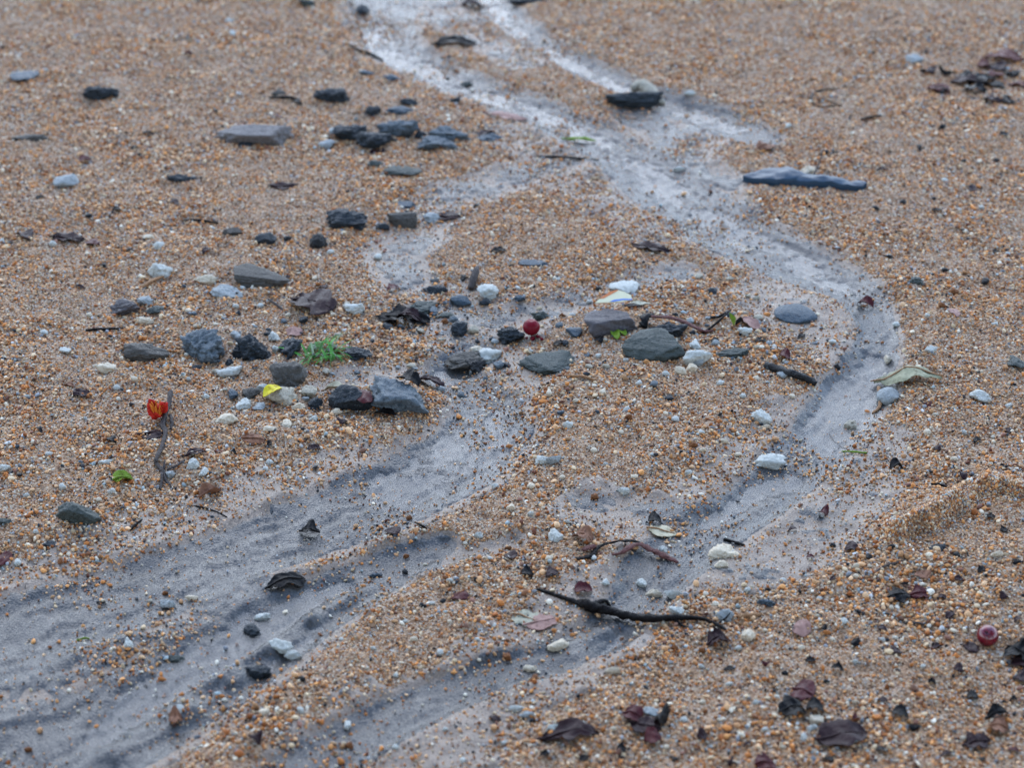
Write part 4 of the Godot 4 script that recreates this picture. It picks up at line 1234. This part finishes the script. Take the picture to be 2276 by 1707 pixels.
	# bark litter at the upper right: each piece can be picked up
	var litter := [[2185, 131, 2276, 137], [2200, 150, 2230, 160], [2170, 146, 2200, 150], [2235, 165, 2260, 172], [2060, 196, 2110, 206], [2080, 208, 2104, 200], [2130, 170, 2160, 173], [2110, 182, 2190, 190], [2190, 186, 2232, 198], [2180, 226, 2226, 228], [2225, 228, 2256, 231], [2140, 202, 2190, 206], [2240, 190, 2290, 196], [2200, 172, 2226, 164], [2096, 168, 2104, 166], [2050, 162, 2074, 166], [2150, 188, 2210, 176]]
	var seen := {}
	litter.sort_custom(func(a, b): return px(a[0], a[1]).distance_to(px(2031, 130)) < px(b[0], b[1]).distance_to(px(2031, 130)))
	for q in litter:
		var mk: String = ["leaf_dark", "leaf_purple", "bark_red", "leaf_dark"][rng.randi() % 4]
		seen[mk] = seen.get(mk, 0) + 1
		var nth: String = ["nearest", "second", "third", "fourth", "fifth", "sixth", "seventh", "eighth", "ninth", "tenth", "eleventh", "twelfth"][seen[mk] - 1]
		leaf(q[0], q[1], q[2], q[3], rng.randf_range(7, 14), rng.randf_range(2, 6), 2, 0.7, mk, "%s scrap of the litter patch, %s from the pale bluish stone" % [{"leaf_dark": "black", "leaf_purple": "purple-brown", "bark_red": "reddish"}[mk], nth], "bark and leaf litter patch", "bark_scrap", false, 0.0012)


# ---------------------------------------------------------------- twigs
func tube(path: Array, radii: PackedFloat32Array, sides := 8, lump := 0.0, sd := 0, flat := 1.0) -> ArrayMesh:
	var v := PackedVector3Array()
	var idx := PackedInt32Array()
	var n := path.size()
	for i in n:
		var d: Vector3 = (path[mini(i + 1, n - 1)] - path[maxi(i - 1, 0)]).normalized()
		var s := d.cross(Vector3.UP)
		if s.length() < 0.1:
			s = d.cross(Vector3.RIGHT)
		s = s.normalized()
		var t := s.cross(d).normalized()
		for k in sides:
			var a := TAU * k / sides
			var r := radii[i] * (1.0 + lump * n_rock.get_noise_3d(i * 0.7, cos(a) * 1.5 + sd, sin(a) * 1.5))
			v.append(path[i] + (s * cos(a) + t * sin(a) * flat) * r)
	v.append(path[0])
	v.append(path[n - 1])
	for i in n - 1:
		for k in sides:
			var a := i * sides + k
			var b := i * sides + (k + 1) % sides
			idx.append_array(PackedInt32Array([a, b, b + sides, a, b + sides, a + sides]))
	for k in sides:
		idx.append_array(PackedInt32Array([n * sides, (k + 1) % sides, k]))
		idx.append_array(PackedInt32Array([n * sides + 1, (n - 1) * sides + k, (n - 1) * sides + (k + 1) % sides]))
	return mesh_from(v, idx)


func path_of(pts: Array, steps := 5) -> Array:     # [u, v, radius px, lift mm] -> [path, radii] in the world
	var c := Curve3D.new()
	var rr := PackedFloat32Array()
	var ps: Array = []
	for q in pts:
		var p := spot(q[0], q[1])
		var r: float = q[2] / scale_at(p)
		p.y += r * 0.6 + (q[3] * 0.001 if q.size() > 3 else 0.0)
		ps.append(p)
		rr.append(r)
	var out: Array = []
	var rad := PackedFloat32Array()
	for i in ps.size() - 1:
		var a: Vector3 = ps[maxi(i - 1, 0)]
		var b: Vector3 = ps[i]
		var d: Vector3 = ps[i + 1]
		var e: Vector3 = ps[mini(i + 2, ps.size() - 1)]
		for k in steps:
			var t := float(k) / steps
			out.append(b.cubic_interpolate(d, a, e, t))
			rad.append(lerpf(rr[i], rr[i + 1], t))
	out.append(ps[-1])
	rad.append(rr[-1])
	return [out, rad]


func twig(pts: Array, mat: String, label: String, branches: Array = [], called := "twig", lump := 0.7) -> Node3D:
	var pr := path_of(pts)
	var at: Vector3 = pr[0][0]
	var loc: Array = pr[0].map(func(p): return p - at)
	var mesh := tube(loc, pr[1], 9, lump, int(pts[0][0]))
	if branches.is_empty():
		var o := mi(called, mesh, M[mat])
		o.position = at
		tag(o, label, called.replace("_", " "), "twigs and sticks on the sand")
		return o
	var t := thing(called, at, label, called.replace("_", " "), "twigs and sticks on the sand")
	mi("stem", mesh, M[mat], t)
	for b in branches:
		var br := path_of(b)
		mi("side_shoot", tube(br[0].map(func(p): return p - at), br[1], 7, lump, int(b[0][0])), M[mat], t)
	return t


func make_twigs() -> void:
	twig([[1193, 1311, 3], [1242, 1327, 4.5], [1280, 1343, 6, 1], [1304, 1353, 13, 1], [1330, 1362, 12, 2], [1357, 1371, 10, 3], [1399, 1381, 9, 3], [1451, 1386, 8.5, 3], [1500, 1383, 7, 3], [1559, 1384, 4, 3], [1600, 1396, 4, 1], [1612, 1402, 3]], "bark_dark", "long black knotted twig lying across wet gravel", [[[1590, 1394, 3, 1], [1610, 1384, 2, 3], [1622, 1374, 1, 5]], [[1318, 1356, 8, 3], [1344, 1350, 5, 5], [1356, 1360, 3, 4]], [[1500, 1386, 4, 2], [1520, 1396, 3, 1], [1536, 1404, 2, 0]]])
	twig([[382, 890, 5.5, 8], [377, 912, 5.5, 5], [366, 940, 5.5, 2], [363, 954, 6, 1], [369, 964, 5, 1], [362, 996, 5, 1], [349, 1024, 4.5, 1], [350, 1036, 4, 1], [364, 1052, 4, 1], [370, 1068, 3.5], [382, 1084, 2]], "bark_grey", "crooked grey-brown twig running down from the red flower", [[[364, 1050, 4, 1], [360, 1070, 3.5], [358, 1090, 2]], [[365, 1046, 3, 1], [368, 1034, 2, 4]], [[372, 1048, 3, 1], [392, 1042, 3, 2], [412, 1030, 2, 3]], [[380, 930, 4, 2], [384, 944, 4, 1], [380, 956, 3]]])
	twig([[1700, 816, 8], [1724, 826, 9, 1], [1756, 836, 9, 1], [1786, 846, 9, 1], [1811, 858, 8]], "black", "thick blue-black charred stick on gravel", [], "stick", 0.6)
	twig([[420, 1124, 1.2], [446, 1128, 2], [470, 1134, 2], [490, 1142, 1.6], [506, 1150, 1]], "bark_dark", "thin dark twig on smooth sand below the curled brown leaf", [[[448, 1130, 1.2], [436, 1136, 0.8]]])
	twig([[290, 1179, 2], [302, 1171, 3.4, 1], [318, 1160, 1.6, 2]], "bark_dark", "short black twig on sand near the wide silt")
	twig([[922, 1166, 1.5, 2], [940, 1173, 2.6, 1], [962, 1188, 2.6]], "bark_dark", "short dark twig stuck in the silt's edge")
	twig([[1608, 1200, 3], [1628, 1207, 3.4, 1], [1654, 1213, 2.4]], "bark_dark", "short black twig behind the cream crescent rock")
	twig([[2068, 1076, 2], [2090, 1082, 3.4, 1], [2112, 1088, 2.4]], "bark_dark", "short dark twig above the sand bank")
	twig([[2004, 1386, 2], [2034, 1388, 3, 1], [2064, 1390, 2]], "bark_grey", "thin grey stick on gravel left of the lone berry")
	twig([[1942, 1274, 2], [1966, 1262, 3, 1], [2008, 1247, 2.4]], "bark_grey", "grey stick below the hollow of the sand bank")
	twig([[1256, 836, 3], [1276, 839, 3, 1], [1300, 841, 3, 1], [1322, 846, 2]], "wood_tan", "slim tan twig on gravel beside the large flat stone")
	twig([[192, 735, 2.4], [226, 735, 3, 1], [276, 731, 2]], "bark_dark", "straight dark twig on open sand above the wedge stone")
	twig([[405, 492, 2], [440, 493, 3.2, 1], [486, 497, 2]], "bark_dark", "straight dark twig beside the dull grey stone")
	twig([[598, 218, 2], [640, 220, 4, 1], [668, 224, 2]], "bark_dark", "thin dark sliver of wood near the dark slab")
	twig([[318, 640, 3], [336, 630, 4, 1], [364, 620, 3, 2]], "wood_tan", "pale brown twig end below a chalky white rock")
	twig([[598, 672, 2.4, 3], [620, 684, 3, 1], [646, 706, 1.8]], "bark_grey", "thin grey twig left of the large crumpled leaf")
	twig([[1190, 349, 1.6], [1230, 351, 2.4, 1], [1270, 354, 2.8, 1], [1330, 356, 1.6]], "bark_dark", "long thin dark stick lying on grey silt")
	twig([[774, 100, 2.4], [800, 116, 3.2, 1], [826, 124, 3, 1], [852, 136, 2]], "bark_dark", "dark purple stick along the left runnel's bank")
	twig([[1880, 194, 1.4], [1846, 201, 1.6, 1], [1815, 207, 1.8, 2], [1801, 222, 1.8, 2], [1812, 238, 2, 1], [1840, 238, 2.2], [1868, 236, 2.4]], "bark_dark", "thin dark twig bent into a loop on the sand", [[[1816, 222, 1.4, 1], [1838, 226, 1.4, 2], [1860, 234, 1.4]]])
	twig([[1912, 268, 3], [1934, 264, 3.4, 1], [1958, 258, 2]], "bark_dark", "short forked dark twig right of the looped twig", [[[1922, 266, 2], [1924, 276, 1.5]]])
	twig([[1820, 345, 2], [1842, 343, 3, 1], [1892, 337, 2]], "bark_grey", "thin bluish twig behind the blue-grey strip")
	twig([[1806, 402, 1.8, 6], [1818, 388, 1.6, 14], [1826, 374, 1.2, 22]], "bark_grey", "little grey stalk standing up against the blue-grey strip")
	twig([[1869, 1004, 1.6], [1890, 1007, 2.2, 1], [1926, 1008, 2]], "leaf_green", "thin green stem lying on wet gravel", [], "stem")
	twig([[1842, 964, 1], [1854, 982, 1.4], [1868, 994, 1.6], [1884, 1000, 1]], "bark_grey", "hair-thin bent twig leading to the green stem")
	twig([[1950, 876, 4, 6], [1954, 896, 4, 3], [1952, 910, 4, 1], [1938, 920, 2.5]], "wood_tan", "short brown root reaching from the grey stone into water")
	twig([[1570, 735, 2], [1560, 742, 3], [1584, 734, 3, 4], [1604, 720, 2.6, 6], [1622, 706, 2, 8]], "bark_dark", "dark forked twig leaning beside the green sprout", [[[1578, 708, 3, 1], [1596, 712, 3, 3], [1612, 706, 2, 5]]])
	twig([[172, 1424, 2], [190, 1422, 2.6, 1], [200, 1420, 1.5]], "leaf_green", "tiny green-black stem in the wet gravel", [], "stem")
	twig([[1640, 1373, 4], [1660, 1372, 5, 1], [1690, 1368, 4]], "wood_tan", "stubby tan stick right of the grey-white wedge")
	# red bark strip: two curled lengths and a stub
	var at := spot(1390, 1226)
	var t := thing("bark_strip", at, "long curled reddish bark strip stranded on silt", "bark", "twigs and sticks on the sand")
	for q in [[[1282, 1246, 6], [1316, 1238, 5, 1], [1330, 1222, 4, 2], [1370, 1212, 3.5, 3], [1412, 1212, 4, 3], [1432, 1222, 3, 2]], [[1328, 1231, 3.5], [1372, 1236, 4.5, 1], [1396, 1228, 7, 3], [1420, 1222, 6, 4], [1446, 1232, 8, 3], [1476, 1242, 8, 1], [1506, 1252, 4]], [[1294, 1228, 6, 1], [1322, 1222, 6, 3]]]:
		var pr := path_of(q)
		mi("curl", tube(pr[0].map(func(p): return p - at), pr[1], 9, 1.1, int(q[0][0]), 0.55), M.bark_red if q[0][0] != 1282 else M.bark_dark, t)
	# bark strip behind the slab
	at = spot(1490, 728)
	t = thing("bark_strip", at, "dark brown bark strip running behind the green-grey slab", "bark", "twigs and sticks on the sand")
	for q in [[[1428, 738, 10, 2], [1434, 722, 9, 6], [1450, 716, 6, 6]], [[1446, 722, 4, 8], [1490, 726, 6, 8], [1530, 734, 6, 5], [1560, 742, 5, 2], [1584, 738, 3, 1]]]:
		var pr := path_of(q)
		mi("curl", tube(pr[0].map(func(p): return p - at), pr[1], 9, 1.1, int(q[0][0]), 0.55), M.bark_red if q[0][0] != 1428 else M.leaf_dark, t)
	# driftwood hump at the right runnel
	at = spot(1440, 218)
	t = thing("driftwood", at, "pale grey driftwood hump beside the right runnel", "driftwood", "twigs and sticks on the sand")
	for q in [[[1404, 208, 8, 2], [1424, 208, 14, 6], [1446, 218, 15, 3], [1474, 234, 6]], [[1350, 232, 4], [1380, 230, 6, 1], [1410, 232, 7, 1]]]:
		var pr := path_of(q)
		mi("limb", tube(pr[0].map(func(p): return p - at), pr[1], 10, 0.5, int(q[0][0])), M.beige if q[0][0] == 1404 else M.bark_dark, t)
	# brown seed pod and black nut
	var o := twig([[1047, 646, 6], [1052, 634, 9, 3], [1058, 620, 8, 6], [1062, 610, 3, 8]], "bark_grey", "brown elongated seed pod leaning beside a chalky rock", [], "seed_pod", 0.3)
	o.set_meta("group", "seeds and berries")
	stone("nut", 708, 536, 38, 31, 0.75, "black", "black-brown round nut above the crumpled leaf", "nut", "seeds and berries", {"rough": 0.14, "planes": 2})


# ---------------------------------------------------------------- single things
func berry_mesh(r: float, sd: int) -> ArrayMesh:
	var src: PackedVector3Array = ico[3][0]
	var v := PackedVector3Array()
	for d in src:
		var q := d * r
		var top := maxf(0.0, d.y)
		q *= 1.0 - 0.10 * smoothstep(0.93, 1.0, top) + 0.02 * n_rock.get_noise_3d(d.x * 1.5 + sd, d.y * 1.5, d.z * 1.5)
		q.y *= 0.96
		v.append(q)
	return mesh_from(v, ico[3][1])


func plate(points: Array, thick: float, frame: Transform3D) -> ArrayMesh:
	var poly := PackedVector2Array(points)
	var tri := Geometry2D.triangulate_polygon(poly)
	var v := PackedVector3Array()
	var n := poly.size()
	for p in poly:
		v.append(frame * Vector3(p.x, p.y, thick * 0.5))
	for p in poly:
		v.append(frame * Vector3(p.x, p.y, -thick * 0.5))
	var idx := PackedInt32Array()
	for i in range(0, tri.size(), 3):
		idx.append_array(PackedInt32Array([tri[i], tri[i + 2], tri[i + 1], n + tri[i], n + tri[i + 1], n + tri[i + 2]]))
	for i in n:
		var j := (i + 1) % n
		idx.append_array(PackedInt32Array([i, j, n + j, i, n + j, n + i]))
	return mesh_from(v, idx, true)


func blade_mesh(root: Vector3, dir: Vector3, length: float, width: float, droop: float) -> ArrayMesh:
	var v := PackedVector3Array()
	var idx := PackedInt32Array()
	var side := dir.cross(Vector3.UP).normalized()
	var n := 8
	for i in n + 1:
		var s := float(i) / n
		var p := root + dir * (length * s) + Vector3(0, -droop * s * s * length, 0)
		var w := width * (1.0 - pow(s, 2.2)) * 0.5 + 0.00005
		v.append(p - side * w + Vector3(0, w * 0.5, 0))
		v.append(p)
		v.append(p + side * w + Vector3(0, w * 0.5, 0))
	for i in n:
		var a := i * 3
		for k in 2:
			idx.append_array(PackedInt32Array([a + k, a + k + 3, a + k + 4, a + k, a + k + 4, a + k + 1]))
	return mesh_from(v, idx)


func make_specials() -> void:
	# lone berry
	var p := spot(2194, 1425)
	var r := 24.0 / scale_at(p)
	p = spot(2194, 1411, r)
	var b := thing("berry", Vector3(p.x, gy(p.x, p.z), p.z), "lone dark red berry shining on open gravel", "berry", "seeds and berries")
	var bo := mi("skin", berry_mesh(r, 1), M.berry, b)
	bo.position.y = r * 0.92
	bo.rotation = Vector3(0.5, 0.2, 0.4)
	var st := mi("stalk_scar", rock_mesh(1, 5, 3, 0.1, Vector3(0.0011, 0.0006, 0.0011)), M.bark_dark, b)
	st.position = Vector3(0, r * 0.92, 0) + bo.basis * Vector3(0, r * 0.88, 0)
	# split berry
	p = spot(1181, 738)
	r = 19.0 / scale_at(p)
	p = spot(1181, 729, r)
	b = thing("berry", Vector3(p.x, gy(p.x, p.z), p.z), "split crimson berry with red pulp beside a dark stone", "berry", "seeds and berries")
	bo = mi("skin", berry_mesh(r, 2), M.berry_flesh, b)
	bo.position.y = r * 1.1
	for q in [[1183, 756, 12], [1196, 752, 12], [1204, 757, 9], [1170, 755, 8]]:
		var f := spot(q[0], q[1])
		var fm := mi("pulp", rock_mesh(2, q[0], 4, 0.25, Vector3(1, 0.8, 1) * q[2] * 0.5 / scale_at(f)), M.berry_flesh if q[0] > 1180 else M.berry, b)
		fm.position = f + Vector3(0, 0.002, 0) - b.position
	# grass tuft
	p = spot(718, 790)
	var g := thing("grass_tuft", p, "bright green grass tuft sprouting between dark stones", "grass")
	for i in 48:
		var a := rng.randf() * TAU
		var lean := rng.randf_range(0.25, 1.25)
		var d := Vector3(cos(a) * sin(lean), cos(lean), sin(a) * sin(lean))
		mi("blade", blade_mesh(Vector3(rng.randf_range(-0.016, 0.016), 0, rng.randf_range(-0.012, 0.012)), d, rng.randf_range(0.022, 0.046), rng.randf_range(0.0018, 0.0036), rng.randf_range(0.2, 0.85)), M.grass if rng.randf() < 0.5 else M.grass_light, g)
	# red flower on the twig
	p = spot(354, 930)
	var fl := thing("flower", p, "crumpled red and orange flower head on the twig", "flower")
	for i in 12:
		var a := TAU * i / 12.0
		var s := Vector3(cos(a), 0, sin(a))
		var q := rock_mesh(2, 300 + i, 3, 0.35, Vector3(0.0036, 0.0052, 0.0026))
		var pm := mi("petal", q, M.petal_red, fl)
		pm.position = Vector3(s.x * 0.0058, 0.0095 + 0.0045 * sin(a * 2.0 + 0.5), s.z * 0.005)
		pm.rotation = Vector3(0.35 * s.z, -a, -0.55)
	for i in 9:
		var a := TAU * i / 9.0 + 0.2
		var pm := mi("floret", tube([Vector3(0, 0, 0), Vector3(cos(a) * 0.002, 0.006, sin(a) * 0.002), Vector3(cos(a) * 0.0035, 0.0105, sin(a) * 0.0032)], PackedFloat32Array([0.0012, 0.0011, 0.0005]), 6), M.petal_orange, fl)
		pm.position = Vector3(cos(a) * 0.0024, 0.0065, 0.0030 + sin(a) * 0.0024)
	# blue-grey strip half buried in the sand
	var a0 := spot(1650, 408)
	var strip := thing("plastic_strip", a0, "smooth blue-grey strip with a leaf-shaped end, half buried", "strip")
	var lobe := leaf_mesh(spot(1650, 405), spot(1815, 404), 0.016, 0.002, -0.002, 0.0, 3, 0.009, false, 22, 10)
	var lo := mi("pointed_end", lobe, M.rubber, strip)
	lo.position = spot(1650, 404) - a0 + Vector3(0, 0.0065, 0)
	var band := leaf_mesh(spot(1735, 402), spot(1925, 417), 0.0115, 0.002, -0.002, 0.0, 4, 0.010, true, 22, 10)
	var ba := mi("band", band, M.rubber, strip)
	ba.position = spot(1735, 402) - a0 + Vector3(0, 0.0055, 0)
	# painted shard
	var c := spot(1368, 680, 0.008)
	var sc := scale_at(c)
	var sh := thing("painted_shard", c, "cream shard with an orange edge and a blue line", "shard")
	var fr := Transform3D(Basis(Vector3.RIGHT, -0.75), Vector3(0, 0.004, 0))
	var mm := func(u: float, v: float) -> Vector2: return Vector2((u - 1368.0) / sc, (676.0 - v) / sc * 1.05)
	mi("plate", plate([mm.call(1322, 678), mm.call(1338, 664), mm.call(1355, 654), mm.call(1371, 649), mm.call(1388, 654), mm.call(1402, 661), mm.call(1404, 671), mm.call(1380, 676)], 0.0022, fr), M.cream_plain, sh)
	var fp := fr * Transform3D(Basis(), Vector3(0, 0, 0.0013))
	mi("orange_edge", plate([mm.call(1332, 669), mm.call(1338, 664), mm.call(1355, 654), mm.call(1371, 649), mm.call(1374, 650.5), mm.call(1357, 660), mm.call(1342, 668)], 0.0004, fp), M.orange_print, sh)
	mi("blue_line", plate([mm.call(1354, 675.5), mm.call(1364, 671.5), mm.call(1384, 669), mm.call(1404, 669.5), mm.call(1404, 672), mm.call(1384, 672), mm.call(1364, 675.5)], 0.0004, fp), M.blue_print, sh)
	leaf(1402, 673, 1450, 677, 4, 1.5, 0, 0.2, "leaf_grey", "thin whitish flake beside the painted shard", "fallen leaves and leaf scraps", "leaf")
	leaf(1386, 681, 1432, 682, 3, 1.5, 0, 0.3, "leaf_dark", "thin dark flake below the whitish flake", "fallen leaves and leaf scraps", "leaf")
	# pale dry leaf over a stone
	var pa := spot(1940, 860)
	var pl := thing("leaf", pa, "large pale yellow-green dry leaf propped over a grey stone", "leaf", "fallen leaves and leaf scraps")
	var pe := spot(2092, 848)
	var lm := leaf_mesh(pa, pe, 0.014, 0.006, -0.002, 0.6, 8, 0.0006, false, 22, 10)
	mi("blade", lm, M.leaf_pale, pl).position.y = 0.004
	var pts: Array = []
	var rr := PackedFloat32Array()
	for i in 12:
		var s := lerpf(-0.05, 1.02, i / 11.0)
		var q := pa.lerp(pe, s)
		q.y = gy(q.x, q.z) + 0.0062 + 0.006 * sin(PI * clampf(s, 0, 1))
		pts.append(q - pa)
		rr.append(0.0007)
	mi("midrib", tube(pts, rr, 6), M.wood_tan, pl)
	# green sprout
	var sa := spot(1630, 726)
	var sp := thing("sprout", sa, "single upright green and yellow leaf beside a forked twig", "sprout")
	mi("leaf_blade", plate([Vector2(0, 0), Vector2(0.0022, 0.004), Vector2(0.0026, 0.008), Vector2(-0.002, 0.0125), Vector2(-0.0038, 0.0135), Vector2(-0.0032, 0.008)], 0.0006, Transform3D(Basis(Vector3.UP, 0.3) * Basis(Vector3.RIGHT, -0.3), Vector3(0, 0.001, 0))), M.leaf_green, sp)
	mi("leaf_blade", plate([Vector2(0.0012, 0), Vector2(0.0056, 0.003), Vector2(0.0082, 0.0075), Vector2(0.0048, 0.008), Vector2(0.002, 0.005)], 0.0006, Transform3D(Basis(Vector3.UP, -0.2) * Basis(Vector3.RIGHT, -0.4), Vector3(0, 0.001, -0.001))), M.leaf_dark, sp)


func make_backdrop() -> void:
	# the trees that dropped the leaves stand behind the photographer: they keep the sky off the near sides of everything
	var bark := surf(lin(0.09, 0.07, 0.055), 0.8)
	var green := surf(lin(0.045, 0.085, 0.03), 0.5)
	green.backlight_enabled = true
	green.backlight = Color(0.2, 0.25, 0.1)
	var n := 0
	for q in [[-3.4, 2.3, "leafy tree behind the photographer beside two others, slimmest trunk"], [0.2, 2.7, "leafy tree directly behind the photographer, thickest trunk"], [3.6, 2.2, "leafy tree behind the photographer with a leaning trunk"]]:
		var at := Vector3(q[0], sample(sand_y, q[0], q[1]), q[1])
		var t := thing("tree", at, q[2], "tree", "trees behind the photographer")
		var lean := Vector3(0.5 if n == 2 else 0.1, 0, 0.2)
		var w := 0.10 + 0.05 * (n % 2)
		mi("trunk", tube([Vector3(0, -0.05, 0), Vector3(0, 0.8, 0) + lean * 0.2, Vector3(0, 1.8, 0) + lean * 0.6, Vector3(0, 3.4, 0) + lean], PackedFloat32Array([w * 1.3, w, w * 0.8, w * 0.4]), 10, 0.3, n), bark, t)
		for b in 5:
			var a := TAU * b / 5.0 + n
			mi("limb", tube([Vector3(0, 1.1 + 0.3 * b, 0) + lean * 0.4, Vector3(cos(a) * 0.8, 1.6 + 0.35 * b, sin(a) * 0.6), Vector3(cos(a) * 1.6, 2.1 + 0.4 * b, sin(a) * 1.1 - 0.8)], PackedFloat32Array([w * 0.5, w * 0.35, w * 0.12]), 7, 0.2, b), bark, t)
		var v := PackedVector3Array()
		var idx := PackedInt32Array()
		for c in 64:
			var dir := Vector3(rng.randfn(), rng.randfn() * 0.8, rng.randfn()).normalized() * pow(rng.randf(), 0.4)
			var mid := Vector3(dir.x * 2.2, 3.1 + dir.y * 1.2, -1.8 + dir.z * 2.3)
			if c > 44:
				mid = Vector3(dir.x * 2.1, 1.6 + dir.y * 1.1, 0.4 + dir.z * 0.5)
			for l in 150:
				var o := mid + Vector3(rng.randfn(), rng.randfn(), rng.randfn()) * 0.28
				var b := Basis(Vector3(rng.randfn(), rng.randfn(), rng.randfn()).normalized(), rng.randf() * TAU)
				var k := v.size()
				v.append_array(PackedVector3Array([o + b * Vector3(-0.07, 0, 0), o + b * Vector3(0, 0.012, 0.032), o + b * Vector3(0.075, 0, 0), o + b * Vector3(0, 0.012, -0.032)]))
				idx.append_array(PackedInt32Array([k, k + 1, k + 2, k, k + 2, k + 3]))
		mi("crown", mesh_from(v, idx, true), green, t)
		n += 1
